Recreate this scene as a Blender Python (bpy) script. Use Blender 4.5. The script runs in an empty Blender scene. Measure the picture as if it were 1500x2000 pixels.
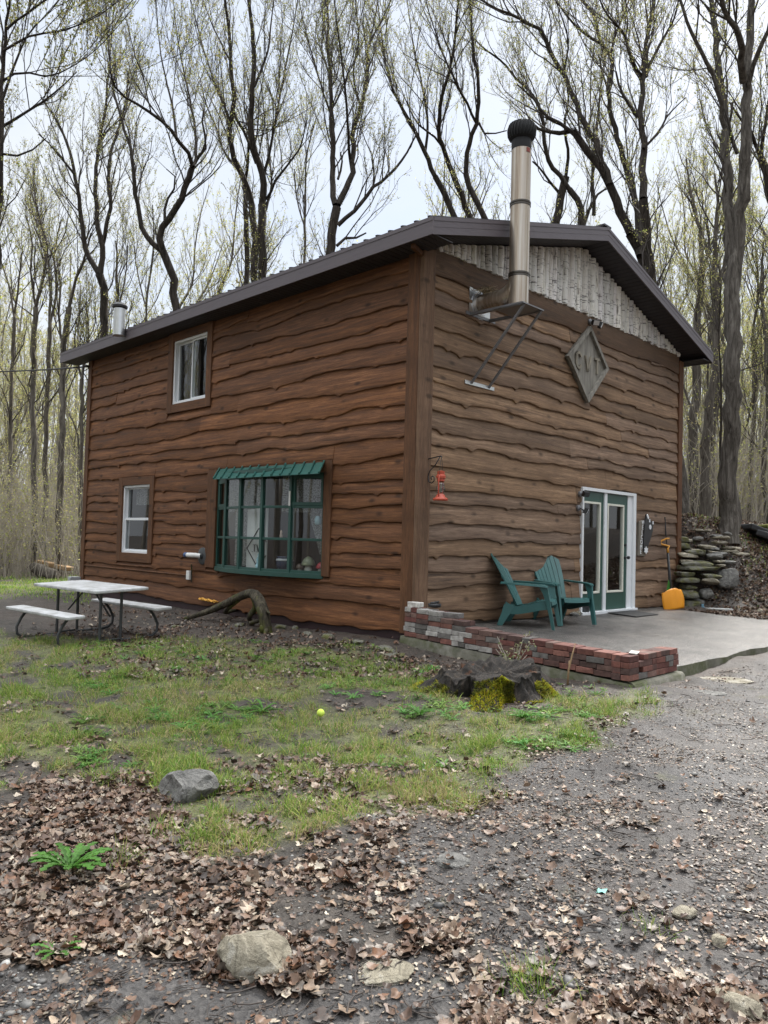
import bpy, math, random
import numpy as np
from mathutils import Vector, Matrix

rnd = random.Random(7)
R = np.random.default_rng(11)
S = bpy.context.scene
COL = S.collection
rad = math.radians

# ------------------------------------------------------------------ camera
CAM = np.array([-7.3769, -6.7035, 1.1211])
YAW, PITCH, ROLL, FPX = 0.789634, 0.037985, 0.027523, 1498.27
_F = np.array([math.sin(YAW)*math.cos(PITCH), math.cos(YAW)*math.cos(PITCH), math.sin(PITCH)])
_R0 = np.array([math.cos(YAW), -math.sin(YAW), 0.0]); _U0 = np.cross(_R0, _F)
_R = math.cos(ROLL)*_R0 + math.sin(ROLL)*_U0
_U = -math.sin(ROLL)*_R0 + math.cos(ROLL)*_U0

def ray(px, py): return _F + _R*(px-750)/FPX + _U*(1000-py)/FPX
def at(px, py, D): return CAM + ray(px, py)*D
def onx(px, py, X=0.0):
    d = ray(px, py); return CAM + d*(X-CAM[0])/d[0]
def ony(px, py, Y=0.0):
    d = ray(px, py); return CAM + d*(Y-CAM[1])/d[1]

cd = bpy.data.cameras.new('camera'); cam = bpy.data.objects.new('camera', cd); COL.objects.link(cam)
cd.sensor_fit = 'HORIZONTAL'; cd.sensor_width = 36.0; cd.lens = 36.0*FPX/1500.0
cd.clip_start = 0.05; cd.clip_end = 3000
cam.matrix_world = Matrix(((_R[0], _U[0], -_F[0], CAM[0]), (_R[1], _U[1], -_F[1], CAM[1]), (_R[2], _U[2], -_F[2], CAM[2]), (0, 0, 0, 1)))
S.camera = cam

# ------------------------------------------------------------------ noise + terrain
_perm = np.random.default_rng(3).random((256, 256))
def vnoise(x, y):
    x = np.asarray(x, float); y = np.asarray(y, float)
    xi = np.floor(x).astype(int); yi = np.floor(y).astype(int)
    fx = x-xi; fy = y-yi; fx = fx*fx*(3-2*fx); fy = fy*fy*(3-2*fy)
    g = lambda a, b: _perm[a % 256, b % 256]
    return (g(xi, yi)*(1-fx)+g(xi+1, yi)*fx)*(1-fy)+(g(xi, yi+1)*(1-fx)+g(xi+1, yi+1)*fx)*fy
def fbm(x, y, o=4):
    s = 0; a = .5; t = 0
    for i in range(o):
        s = s+a*vnoise(x*2**i+17*i, y*2**i+31*i); t += a; a *= .5
    return s/t

CP = np.array([(-7.4,-6.7,-.43),(-5.5,-5,-.43),(-4,-2.5,-.42),(-5,2,-.42),(-7,3,-.45),(-9,0,-.45),(-2.4,3.9,-.35),(-2.4,8,-.33),
 (-2.4,0,-.36),(-1.2,-2.2,-.38),(-.15,.5,-.15),(-.15,4,-.17),(-.15,7,-.17),(-.15,9.8,-.17),(0,12,-.2),(-5,15,-.35),(3,22,-.3),(10,40,-.2),(-20,40,-.4),(40,60,.3),
 (-.3,-1.5,-.25),(-.35,-3.1,-.23),(1,-3.3,-.30),(3,-3.4,-.22),(0,-5,-.38),(3,-5.5,-.3),(7,-3.3,-.1),(8,-1.5,-.04),(8,-5,-.1),(12,-8,0),(-12,-12,-.45),(0,-14,-.4),(-15,6,-.45),(30,-20,.3)])
def ground_z(x, y):
    x = np.asarray(x, float); y = np.asarray(y, float)
    num = 0; den = 0
    for cx, cy, cz in CP:
        w = 1/((x-cx)**2+(y-cy)**2+.25)**1.6
        num = num+w*cz; den = den+w
    z = num/den
    # bank to the right of and behind the cabin
    s = (x-7.55)*.8+(y+.75)*.6; t = (x-7.55)*.6-(y+.75)*.8
    wd = 1.5+np.clip(t, 0, 3)*1.3
    u = np.clip(s/wd, 0, 1); u = u*u*(3-2*u)
    side = np.clip((x-6.9)/1.0, 0, 1)*1.0
    back = np.clip((y-9)/8, 0, 1)*np.clip((x+2-(y-9)*.6)/8, 0, 1)
    z = z+1.9*u*np.maximum(side, 0)*np.clip(1-np.maximum(-t-9, 0)/6, 0, 1)
    inside = (x > -.05) & (x < 7.9) & (y > -.02) & (y < 9.9)
    z = np.where(inside, np.minimum(z, -.3), z)
    pat = (x > .02) & (x < 6.9) & (y > -2.98) & (y < .1)
    z = np.where(pat, np.minimum(z, -.38), z)
    z = z+(fbm(x*.9, y*.9, 3)-.5)*.10*np.clip(np.abs(x+.1)/1.5, .15, 1)+(fbm(x*4.1+9, y*4.1, 3)-.5)*.045
    return z
def G(px, py, dz=0.0):
    d = ray(px, py); t = 1.0; st = .04
    for i in range(2500):
        p = CAM+d*t
        if p[2] <= float(ground_z(p[0], p[1]))+dz: break
        t += st*(1+t*.02)
    lo, hi = t-st*(1+t*.02), t
    for i in range(24):
        m = (lo+hi)/2; p = CAM+d*m
        if p[2] <= float(ground_z(p[0], p[1]))+dz: hi = m
        else: lo = m
    return CAM+d*hi
def gz(x, y): return float(ground_z(x, y))
def patio_z(y): return -.004-.047*max(0, -y)

# ------------------------------------------------------------------ mesh helpers
class MB:
    def __init__(s): s.v = []; s.f = []; s.c = []; s.m = []; s.cur = (1, 1, 1); s.mi = 0
    def add(s, V, Fs):
        b = len(s.v); s.v += [tuple(p) for p in V]; s.c += [s.cur]*len(V)
        for f in Fs: s.f.append(tuple(b+i for i in f)); s.m.append(s.mi)
        return b
    def box(s, lo, hi, M=None, jit=0):
        (a, b, c), (d, e, f) = lo, hi
        V = [Vector(p) for p in ((a,b,c),(d,b,c),(d,e,c),(a,e,c),(a,b,f),(d,b,f),(d,e,f),(a,e,f))]
        if jit: V = [p+Vector((rnd.uniform(-jit, jit), rnd.uniform(-jit, jit), rnd.uniform(-jit, jit))) for p in V]
        if M is not None: V = [M @ p for p in V]
        s.add(V, [(0,3,2,1),(4,5,6,7),(0,1,5,4),(1,2,6,5),(2,3,7,6),(3,0,4,7)])
    def bar(s, p, q, w, h, up=(0, 0, 1)):
        p = Vector(p); q = Vector(q); t = (q-p).normalized(); up = Vector(up)
        if abs(t.dot(up)) > .98: up = Vector((1, 0, 0))
        a = t.cross(up).normalized(); b = a.cross(t).normalized()
        V = [o+a*x+b*y for o in (p, q) for x, y in ((-w/2,-h/2),(w/2,-h/2),(w/2,h/2),(-w/2,h/2))]
        s.add(V, [(0,1,2,3),(7,6,5,4),(0,4,5,1),(1,5,6,2),(2,6,7,3),(3,7,4,0)])
    def tube(s, pts, r, n=8, cap=True):
        pts = [Vector(p) for p in pts]
        rs = list(r) if hasattr(r, '__len__') else [r]*len(pts)
        V = []; ref = None
        for i, p in enumerate(pts):
            t = (pts[min(i+1, len(pts)-1)]-pts[max(i-1, 0)]).normalized()
            if ref is None:
                ref = Vector((0, 0, 1)) if abs(t.z) < .9 else Vector((1, 0, 0))
            a = t.cross(ref).normalized(); b = a.cross(t).normalized(); ref = b
            for k in range(n):
                w = 2*math.pi*k/n
                V.append(p+a*math.cos(w)*rs[i]+b*math.sin(w)*rs[i])
        Fs = [(i*n+k, i*n+(k+1) % n, (i+1)*n+(k+1) % n, (i+1)*n+k) for i in range(len(pts)-1) for k in range(n)]
        if cap:
            Fs += [tuple(reversed(range(n))), tuple(range((len(pts)-1)*n, len(pts)*n))]
        s.add(V, Fs)
    def lathe(s, prof, c=(0, 0, 0), n=20, M=None):
        V = []
        for r, z in prof:
            for k in range(n):
                a = 2*math.pi*k/n; p = Vector((r*math.cos(a), r*math.sin(a), z))
                if M is not None: p = M @ p
                V.append(p+Vector(c))
        m = len(prof)
        Fs = [(i*n+k, i*n+(k+1) % n, (i+1)*n+(k+1) % n, (i+1)*n+k) for i in range(m-1) for k in range(n)]
        Fs += [tuple(reversed(range(n))), tuple(range((m-1)*n, m*n))]
        s.add(V, Fs)
    def prism(s, poly, to3, t0, t1):
        n = len(poly)
        V = [to3(u, v, t0) for u, v in poly]+[to3(u, v, t1) for u, v in poly]
        s.add(V, [tuple(range(n)), tuple(reversed(range(n, 2*n)))]+[(i, n+i, n+(i+1) % n, (i+1) % n) for i in range(n)])
    def grid(s, P):
        a, b = len(P), len(P[0])
        s.add([q for r in P for q in r], [(i*b+j, i*b+j+1, (i+1)*b+j+1, (i+1)*b+j) for i in range(a-1) for j in range(b-1)])
    def build(s, name, mat, parent=None, smooth=False, bevel=0, loc=None, auto=None, world=False):
        me = bpy.data.meshes.new(name)
        off = Vector(loc) if world else Vector((0, 0, 0))
        if parent is not None and loc is None:
            top = parent
            while top.parent is not None: top = top.parent
            off = WORLD.get(top.name, off)
        me.from_pydata([tuple(Vector(p)-off) for p in s.v], [], s.f)
        ca = me.color_attributes.new('tint', 'FLOAT_COLOR', 'POINT')
        ca.data.foreach_set('color', np.array([(*c, 1) for c in s.c], np.float32).ravel())
        for m in (mat if isinstance(mat, (list, tuple)) else [mat]): me.materials.append(m)
        if any(s.m): me.polygons.foreach_set('material_index', s.m)
        if smooth:
            me.polygons.foreach_set('use_smooth', [True]*len(me.polygons))
            if auto: me.set_sharp_from_angle(angle=rad(auto))
        me.update()
        o = bpy.data.objects.new(name, me); COL.objects.link(o)
        if parent is not None: o.parent = parent
        if loc is not None: o.location = loc
        if bevel:
            b = o.modifiers.new('bevel', 'BEVEL'); b.width = bevel; b.segments = 2; b.limit_method = 'ANGLE'; b.angle_limit = rad(40)
        return o

def mesh_np(name, V, F, mat, col=None, smooth=False, parent=None, link=True):
    me = bpy.data.meshes.new(name)
    V = np.ascontiguousarray(V, np.float32); F = np.ascontiguousarray(F, np.int32)
    n, k = F.shape
    me.vertices.add(len(V)); me.vertices.foreach_set('co', V.ravel())
    me.loops.add(n*k); me.loops.foreach_set('vertex_index', F.ravel())
    me.polygons.add(n); me.polygons.foreach_set('loop_start', np.arange(0, n*k, k, dtype=np.int32))
    me.polygons.foreach_set('loop_total', np.full(n, k, np.int32))
    if smooth: me.polygons.foreach_set('use_smooth', np.ones(n, bool))
    if col is not None:
        ca = me.color_attributes.new('tint', 'FLOAT_COLOR', 'POINT')
        c = np.ones((len(V), 4), np.float32); c[:, :3] = col; ca.data.foreach_set('color', c.ravel())
    me.materials.append(mat); me.update(calc_edges=True); me.validate()
    if not link: return me
    o = bpy.data.objects.new(name, me); COL.objects.link(o)
    if parent is not None: o.parent = parent
    return o

WORLD = {}     # things whose parts are written in world coordinates
def tag(o, label=None, cat=None, group=None, kind=None):
    if label: o['label'] = label
    if cat: o['category'] = cat
    if group: o['group'] = group
    if kind: o['kind'] = kind
    return o
def thing(name, label, cat, loc=(0, 0, 0), rz=0, group=None, world=False):
    o = bpy.data.objects.new(name, None); COL.objects.link(o)
    o.location = tuple(loc); o.rotation_euler = (0, 0, rz); o.empty_display_size = .1
    if world: WORLD[o.name] = Vector(loc)
    return tag(o, label, cat, group)

def scatter(pv, pf, pos, rot, scl, col):
    """pv (n,3), pf (m,k), pos (N,3), rot (N,3,3), scl (N,) or (N,3), col (N,3)"""
    N = len(pos); n = len(pv)
    s = scl[:, None, None] if scl.ndim == 1 else scl[:, None, :]
    V = np.einsum('nij,nkj->nki', rot, pv[None]*s)+pos[:, None, :]
    F = pf[None]+(np.arange(N)*n)[:, None, None]
    return V.reshape(-1, 3), F.reshape(-1, pf.shape[1]), np.repeat(col, n, axis=0)
def rotz_tilt(az, tilt, taz):
    """spin by az about z, then tilt by 'tilt' about a horizontal axis at taz"""
    N = len(az); ca, sa = np.cos(az), np.sin(az); Z = np.zeros(N); O = np.ones(N)
    A = np.stack([ca, -sa, Z, sa, ca, Z, Z, Z, O], 1).reshape(N, 3, 3)
    k = np.stack([np.cos(taz), np.sin(taz), Z], 1); c, s = np.cos(tilt), np.sin(tilt)
    K = np.zeros((N, 3, 3)); K[:, 0, 2] = k[:, 1]; K[:, 1, 2] = -k[:, 0]; K[:, 2, 0] = -k[:, 1]; K[:, 2, 1] = k[:, 0]
    B = np.eye(3)[None]+s[:, None, None]*K+(1-c)[:, None, None]*(K@K)
    return B@A
def in_poly(x, y, poly):
    ins = np.zeros(x.shape, bool); n = len(poly)
    for i in range(n):
        x1, y1 = poly[i]; x2, y2 = poly[(i+1) % n]
        c = ((y1 > y) != (y2 > y)) & (x < (x2-x1)*(y-y1)/(y2-y1+1e-12)+x1)
        ins ^= c
    return ins

# ------------------------------------------------------------------ materials
class NT:
    def __init__(s, name):
        s.m = bpy.data.materials.new(name); s.m.use_nodes = True; s.t = s.m.node_tree; s.t.nodes.clear()
        s.out = s.t.nodes.new('ShaderNodeOutputMaterial')
    def n(s, typ, **kw):
        o = s.t.nodes.new('ShaderNode'+typ)
        for k, v in kw.items():
            if k in o.inputs.keys(): s.set(o, k, v)
            else: setattr(o, k, v)
        return o
    def set(s, o, k, v):
        if isinstance(v, bpy.types.NodeSocket): s.t.links.new(v, o.inputs[k])
        else: o.inputs[k].default_value = v
    def coord(s, scale=(1, 1, 1), kind='Object'):
        tc = s.n('TexCoord'); mp = s.n('Mapping'); s.t.links.new(tc.outputs[kind], mp.inputs['Vector'])
        mp.inputs['Scale'].default_value = scale; return mp.outputs[0]
    def noise(s, vec, scale, detail=4, rough=.55, dist=0):
        o = s.n('TexNoise'); s.t.links.new(vec, o.inputs['Vector'])
        o.inputs['Scale'].default_value = scale; o.inputs['Detail'].default_value = detail; o.inputs['Roughness'].default_value = rough; o.inputs['Distortion'].default_value = dist
        return o.outputs['Fac']
    def ramp(s, fac, stops):
        o = s.n('ValToRGB'); s.t.links.new(fac, o.inputs['Fac']); e = o.color_ramp.elements
        while len(e) < len(stops): e.new(.5)
        for i, (p, c) in enumerate(stops):
            e[i].position = p; e[i].color = (c, c, c, 1) if isinstance(c, (int, float)) else (*c, 1)
        return o.outputs['Color']
    def mix(s, fac, a, b, mode='MIX'):
        o = s.n('Mix'); o.data_type = 'RGBA'; o.blend_type = mode
        for k, v in ((0, fac), (6, a), (7, b)):
            sock = o.inputs[k]
            if isinstance(v, bpy.types.NodeSocket): s.t.links.new(v, sock)
            elif k == 0: sock.default_value = v
            else: sock.default_value = (v, v, v, 1) if isinstance(v, (int, float)) else (*v, 1)
        return o.outputs[2]
    def math(s, op, a, b=0.0):
        o = s.n('Math'); o.operation = op
        for i, v in enumerate((a, b)):
            if isinstance(v, bpy.types.NodeSocket): s.t.links.new(v, o.inputs[i])
            else: o.inputs[i].default_value = v
        return o.outputs[0]
    def tint(s, name='tint'):
        o = s.n('Attribute'); o.attribute_name = name; return o.outputs['Color']
    def bsdf(s, col, rough=.7, metal=0, bump=None, bs=.3, bd=.01, spec=.5, trans=None):
        b = s.n('BsdfPrincipled'); s.b = b
        for k, v in (('Base Color', col), ('Roughness', rough), ('Metallic', metal), ('Specular IOR Level', spec)):
            if isinstance(v, bpy.types.NodeSocket): s.t.links.new(v, b.inputs[k])
            else: b.inputs[k].default_value = (*v, 1) if k == 'Base Color' else v
        if bump is not None:
            bn = s.n('Bump'); s.t.links.new(bump, bn.inputs['Height']); bn.inputs['Strength'].default_value = bs; bn.inputs['Distance'].default_value = bd
            s.t.links.new(bn.outputs[0], b.inputs['Normal'])
        sh = b.outputs[0]
        if trans:
            tr = s.n('BsdfTranslucent'); mx = s.n('MixShader'); mx.inputs[0].default_value = trans
            if isinstance(col, bpy.types.NodeSocket): s.t.links.new(col, tr.inputs[0])
            else: tr.inputs[0].default_value = (*col, 1)
            s.t.links.new(sh, mx.inputs[1]); s.t.links.new(tr.outputs[0], mx.inputs[2]); sh = mx.outputs[0]
        s.t.links.new(sh, s.out.inputs['Surface']); return s.m

def simple(name, col, rough=.6, metal=0, var=.25, scale=6, bump=.15, bd=.004, spec=.5, tint=False, streak=None):
    t = NT(name); v = t.coord(streak or (1, 1, 1)); f = t.noise(v, scale, 6)
    c = t.mix(f, tuple(x*(1-var) for x in col), tuple(min(1, x*(1+var)) for x in col))
    if tint: c = t.mix(1.0, c, t.tint(), 'MULTIPLY')
    f2 = t.noise(v, scale*6, 4)
    return t.bsdf(c, rough, metal, f2, bump, bd, spec)

def wood_mat(name, dark, mid, light, stretch=(.45, .45, 9), rough=.72):
    t = NT(name); v = t.coord(stretch)
    g = t.noise(v, 2.6, 8, .62, .6)
    c = t.ramp(g, [(.26, dark), (.48, mid), (.70, light)])
    fine = t.ramp(t.noise(t.coord(tuple(x*3 for x in stretch)), 6, 6, .7), [(.3, .62), (.7, 1.3)]); c = t.mix(1.0, c, fine, 'MULTIPLY')
    v2 = t.coord((.8, .8, 2.2)); big = t.noise(v2, 1.1, 3)
    c = t.mix(t.math('MULTIPLY', t.ramp(big, [(.42, 0.0), (.66, 1.0)]), .55), c, tuple(x*.62 for x in mid))
    # knots
    vk = t.coord((1.7, 1.7, 3.4)); vo = t.n('TexVoronoi'); t.t.links.new(vk, vo.inputs['Vector']); vo.inputs['Scale'].default_value = 1.25
    kn = t.ramp(vo.outputs['Distance'], [(.06, 1.0), (.19, 0.0)])
    c = t.mix(t.math('MULTIPLY', kn, .7), c, tuple(x*.35 for x in dark))
    # pale weathered flecks
    vf = t.coord((1.0, 1.0, 5.0)); fl = t.ramp(t.noise(vf, 9, 5, .7), [(.66, 0.0), (.8, 1.0)])
    c = t.mix(t.math('MULTIPLY', fl, .28), c, tuple(min(1, x*1.9+.03) for x in light))
    c = t.mix(1.0, c, t.tint(), 'MULTIPLY')
    b = t.noise(t.coord(tuple(x*2 for x in stretch)), 5, 6, .65)
    return t.bsdf(c, t.ramp(g, [(.3, rough-.12), (.8, rough+.12)]), 0, b, .7, .008, .35)

M = {}
M['siding_side'] = wood_mat('stained_wood_side', (.045, .018, .008), (.150, .063, .027), (.280, .127, .058))
M['siding_front'] = wood_mat('weathered_wood_front', (.072, .043, .027), (.205, .128, .080), (.345, .232, .152))
M['trim'] = wood_mat('stained_trim', (.05, .022, .010), (.115, .050, .022), (.17, .078, .036), (5, 5, .45))
M['trim_h'] = wood_mat('stained_trim_level', (.05, .022, .010), (.115, .050, .022), (.17, .078, .036))
M['trim_front'] = wood_mat('weathered_trim', (.07, .04, .023), (.15, .085, .05), (.22, .135, .085), (5, 5, .45))
M['beam'] = wood_mat('weathered_beam', (.06, .036, .023), (.125, .075, .045), (.18, .11, .07))
M['fascia'] = simple('painted_fascia', (.105, .088, .098), .5, 0, .22, 3, .2, .004, .5, False, (1, 1, 14))
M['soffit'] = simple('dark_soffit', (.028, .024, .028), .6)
M['roof'] = simple('roof_metal', (.05, .045, .05), .42, .3)
M['skirt'] = simple('purple_skirt', (.035, .017, .019), .65)
M['white'] = simple('white_vinyl', (.72, .74, .76), .4, 0, .05)
M['cream'] = simple('cream_paint', (.70, .69, .60), .5, 0, .06)
M['green_frame'] = simple('green_paint', (.016, .062, .050), .45, 0, .2, 8)
M['green_door'] = simple('green_door_paint', (.022, .072, .055), .45, 0, .12, 5)
M['awning'] = simple('green_metal', (.022, .105, .09), .38, .0, .12, 4)
M['interior'] = simple('room_wall', (.10, .085, .07), .9)
M['chrome'] = simple('galvanized', (.62, .63, .64), .32, 1, .12, 20)
M['black'] = simple('black_metal', (.016, .016, .018), .45, 0, .2)
M['dark_grey'] = simple('dark_grey_plastic', (.05, .053, .056), .55)
M['grey_steel'] = simple('grey_steel', (.22, .22, .23), .45, .6)
M['red'] = simple('red_enamel', (.42, .062, .030), .42, 0, .15, 12)
M['chair'] = simple('green_resin', (.034, .112, .108), .45, 0, .28, 4, .08)
M['table_white'] = None
M['yellow'] = simple('yellow_plastic', (.78, .30, .012), .4, 0, .08, 6)
M['rake_green'] = simple('rake_green', (.05, .22, .03), .45)
M['ball'] = simple('tennis_felt', (.55, .70, .10), .9)
M['white_pvc'] = simple('white_pvc', (.72, .72, .70), .45, 0, .08)
M['blue_cap'] = simple('blue_cap', (.05, .09, .2), .5)
M['rubber'] = simple('rubber_mat', (.035, .035, .035), .85, 0, .3, 30)
M['lace'] = None
M['ember'] = simple('yellow_orange_rope', (.70, .36, .06), .8, 0, .3, 30)

t = NT('dirty_white_plastic'); v = t.coord((1, 1, 1)); a = t.ramp(t.noise(v, 5, 8, .7), [(.40, (.33, .33, .32)), (.62, (.52, .53, .54))])
sp = t.ramp(t.noise(v, 38, 5, .7), [(.60, 0.0), (.74, 1.0)])
M['table_white'] = t.bsdf(t.mix(t.math('MULTIPLY', sp, .55), a, (.16, .16, .14)), .5, 0, t.noise(v, 60, 3), .1, .002)

t = NT('stovepipe_steel'); v = t.coord((9, 9, .22)); g = t.noise(v, 2.2, 6, .65)
c = t.ramp(g, [(.3, (.20, .15, .11)), (.5, (.42, .35, .28)), (.72, (.58, .54, .48))])
M['pipe'] = t.bsdf(c, t.ramp(g, [(.3, .46), (.8, .26)]), .85, t.noise(v, 6, 3), .08, .003)

t = NT('birch_bark'); v = t.coord((7, 7, 1.4)); g = t.noise(v, 3, 6, .6)
c = t.ramp(g, [(.30, (.52, .48, .43)), (.46, (.78, .76, .72)), (.75, (.88, .87, .85))])
v2 = t.coord((2.0, 2.0, 15)); lz = t.ramp(t.noise(v2, 2.6, 5, .7), [(.56, 0.0), (.62, 1.0)])
c = t.mix(t.math('MULTIPLY', lz, .85), c, (.05, .045, .04)); c = t.mix(t.ramp(t.noise(t.coord((8, 8, 2)), 1.3, 6, .7), [(.58, 0.0), (.65, .8)]), c, (.10, .085, .07)); c = t.mix(1.0, c, t.tint(), 'MULTIPLY')
M['birch'] = t.bsdf(c, .75, 0, t.noise(v2, 8, 4), .4, .006)

t = NT('grey_weathered_board'); v = t.coord((7, 7, .6)); g = t.noise(v, 3, 7, .65)
M['grey_wood'] = t.bsdf(t.mix(1.0, t.ramp(g, [(.3, (.11, .10, .085)), (.55, (.23, .215, .185)), (.75, (.33, .31, .27))]), t.tint(), 'MULTIPLY'), .8, 0, g, .4, .005)

t = NT('bricks'); v = t.coord(); c = t.mix(1.0, t.tint(), t.ramp(t.noise(v, 14, 6, .7), [(.3, (.45, .42, .42)), (.6, (.95, .95, .95)), (.8, (1.25, 1.2, 1.2))]), 'MULTIPLY')
ms = t.ramp(t.noise(v, 3.1, 5, .7), [(.62, 0.0), (.75, 1.0)]); c = t.mix(t.math('MULTIPLY', ms, .45), c, (.10, .10, .05))
M['brick'] = t.bsdf(c, .82, 0, t.noise(v, 45, 5, .7), .6, .006)

t = NT('wet_aggregate_slab'); v = t.coord(); vo = t.n('TexVoronoi'); t.t.links.new(v, vo.inputs['Vector']); vo.inputs['Scale'].default_value = 70
sp = t.noise(v, 26, 6, .75)
peb = t.mix(.55, t.ramp(vo.outputs['Color'], [(.1, (.022, .020, .019)), (.5, (.075, .068, .062)), (.9, (.21, .19, .17))]), t.ramp(sp, [(.34, (.018, .016, .015)), (.5, (.07, .063, .057)), (.64, (.24, .22, .20))]))
bl = t.ramp(t.noise(v, 2.2, 8, .72), [(.36, (.35, .35, .35)), (.5, (.75, .75, .75)), (.66, (1.15, 1.12, 1.1))])
c = t.mix(1.0, peb, bl, 'MULTIPLY')
rg = t.math('ADD', t.ramp(t.noise(v, 1.4, 5, .6), [(.38, .34), (.62, .50)]), t.ramp(sp, [(.4, .0), (.6, .14)]))
M['slab'] = t.bsdf(c, rg, 0, t.math('ADD', t.math('MULTIPLY', sp, .5), t.noise(v, 7, 8, .8)), .8, .03, .78)
t = NT('mossy_concrete'); v = t.coord(); c = t.ramp(t.noise(v, 5, 7, .7), [(.35, (.085, .085, .06)), (.55, (.17, .16, .13)), (.72, (.25, .24, .21))])
c = t.mix(t.ramp(t.noise(v, 2.2, 6, .7), [(.45, 0.0), (.62, .85)]), c, (.055, .065, .018))
M['concrete'] = t.bsdf(c, .85, 0, t.noise(v, 25, 6, .7), .6, .012)

def rock_mat(name, a, b, c_, moss=.0):
    t = NT(name); v = t.coord(); g = t.noise(v, 6.5, 10, .72, .8)
    c = t.ramp(g, [(.3, a), (.52, b), (.72, c_)])
    vc = t.n('TexVoronoi'); t.t.links.new(t.coord((1, 1.8, 1)), vc.inputs['Vector']); vc.feature = 'DISTANCE_TO_EDGE'; vc.inputs['Scale'].default_value = 5
    c = t.mix(t.ramp(vc.outputs[0], [(.0, .55), (.03, 0.0)]), c, tuple(x*.6 for x in a))
    if moss: c = t.mix(t.ramp(t.noise(v, 5, 6, .7), [(.55-moss*.3, 0.0), (.7-moss*.3, .9)]), c, (.10, .10, .018))
    return t.bsdf(c, .8, 0, t.math('ADD', t.noise(v, 7, 9, .75), t.noise(v, 30, 6, .7)), .9, .03)
M['rock_grey'] = rock_mat('grey_rock', (.06, .06, .056), (.175, .17, .158), (.33, .325, .30))
M['rock_pale'] = rock_mat('pale_rock', (.115, .098, .065), (.29, .26, .195), (.52, .50, .455))
M['rock_moss'] = rock_mat('mossy_rock', (.07, .07, .055), (.15, .145, .12), (.24, .23, .20), .35)

def bark_mat(name, a, b, c_, moss=0.0):
    t = NT(name); v = t.coord((5, 5, .7)); g = t.noise(v, 3.2, 8, .68, .7)
    c = t.ramp(g, [(.32, a), (.5, b), (.7, c_)])
    if moss: c = t.mix(t.ramp(t.noise(t.coord(), 2.5, 6, .7), [(.56-moss*.3, 0.0), (.68-moss*.3, .8)]), c, (.09, .10, .02))
    return t.bsdf(c, .88, 0, g, .9, .03, .2)
M['bark'] = bark_mat('dark_bark', (.014, .011, .009), (.042, .035, .029), (.092, .078, .066))
M['bark_grey'] = bark_mat('grey_bark', (.028, .024, .020), (.095, .084, .072), (.20, .182, .16))
M['bark_mid'] = bark_mat('mid_bark', (.045, .039, .033), (.125, .110, .094), (.22, .20, .17))
M['driftwood'] = bark_mat('root_wood', (.012, .010, .008), (.050, .043, .031), (.14, .12, .085), .2)
M['moss_bark'] = bark_mat('mossy_bark', (.02, .016, .012), (.06, .05, .035), (.11, .09, .07), .8)
M['twig'] = simple('twig_bark', (.052, .042, .036), .85, 0, .3)
M['far_bark'] = simple('far_bark', (.235, .215, .185), .9, 0, .3)  # paler than the near barks; distance haze is put into this colour
def leaf_mat(name, trans=.45, rough=.55):
    t = NT(name); return t.bsdf(t.tint(), rough, 0, None, trans=trans, spec=.25)
M['leaf'] = leaf_mat('spring_leaf', .5)
M['blade'] = leaf_mat('grass_blade', .35)
t = NT('dead_leaf'); v = t.coord(); c = t.mix(1.0, t.tint(), t.ramp(t.noise(v, 60, 4, .6), [(.3, (.6, .6, .6)), (.7, (1.25, 1.2, 1.15))]), 'MULTIPLY')
M['dead_leaf'] = t.bsdf(c, .5, 0, t.noise(v, 120, 3), .3, .002, trans=.12, spec=.45)
t = NT('pebble'); v = t.coord(); c = t.mix(1.0, t.tint(), t.ramp(t.noise(v, 90, 3, .6), [(.3, (.7, .7, .7)), (.7, (1.2, 1.2, 1.2))]), 'MULTIPLY')
M['pebble'] = t.bsdf(c, .6, 0, t.noise(v, 200, 3), .3, .002)

t = NT('window_glass'); ge = t.n('NewGeometry'); dp = t.n('VectorMath'); dp.operation = 'DOT_PRODUCT'; t.t.links.new(ge.outputs['Normal'], dp.inputs[0]); t.t.links.new(ge.outputs['Incoming'], dp.inputs[1])
sch = t.math('POWER', t.math('SUBTRACT', 1.0, t.math('ABSOLUTE', dp.outputs['Value'])), 5.0)
tr = t.n('BsdfTransparent'); tr.inputs[0].default_value = (.80, .84, .84, 1); gl = t.n('BsdfGlossy'); gl.inputs['Roughness'].default_value = .015
mx = t.n('MixShader'); t.t.links.new(t.math('ADD', t.math('MULTIPLY', sch, .92), .085), mx.inputs[0]); t.t.links.new(tr.outputs[0], mx.inputs[1]); t.t.links.new(gl.outputs[0], mx.inputs[2]); t.t.links.new(mx.outputs[0], t.out.inputs['Surface'])
M['glass'] = t.m
t = NT('lace_curtain'); v = t.coord(); h = t.ramp(t.noise(v, 70, 3), [(.40, .25), (.6, .80)])
df = t.n('BsdfDiffuse'); df.inputs[0].default_value = (.62, .62, .60, 1); tl = t.n('BsdfTranslucent'); tl.inputs[0].default_value = (.6, .6, .58, 1)
m1 = t.n('MixShader'); m1.inputs[0].default_value = .4; t.t.links.new(df.outputs[0], m1.inputs[1]); t.t.links.new(tl.outputs[0], m1.inputs[2])
tp = t.n('BsdfTransparent'); m2 = t.n('MixShader'); t.t.links.new(h, m2.inputs[0]); t.t.links.new(tp.outputs[0], m2.inputs[1]); t.t.links.new(m1.outputs[0], m2.inputs[2]); t.t.links.new(m2.outputs[0], t.out.inputs['Surface'])
M['lace'] = t.m

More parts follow.
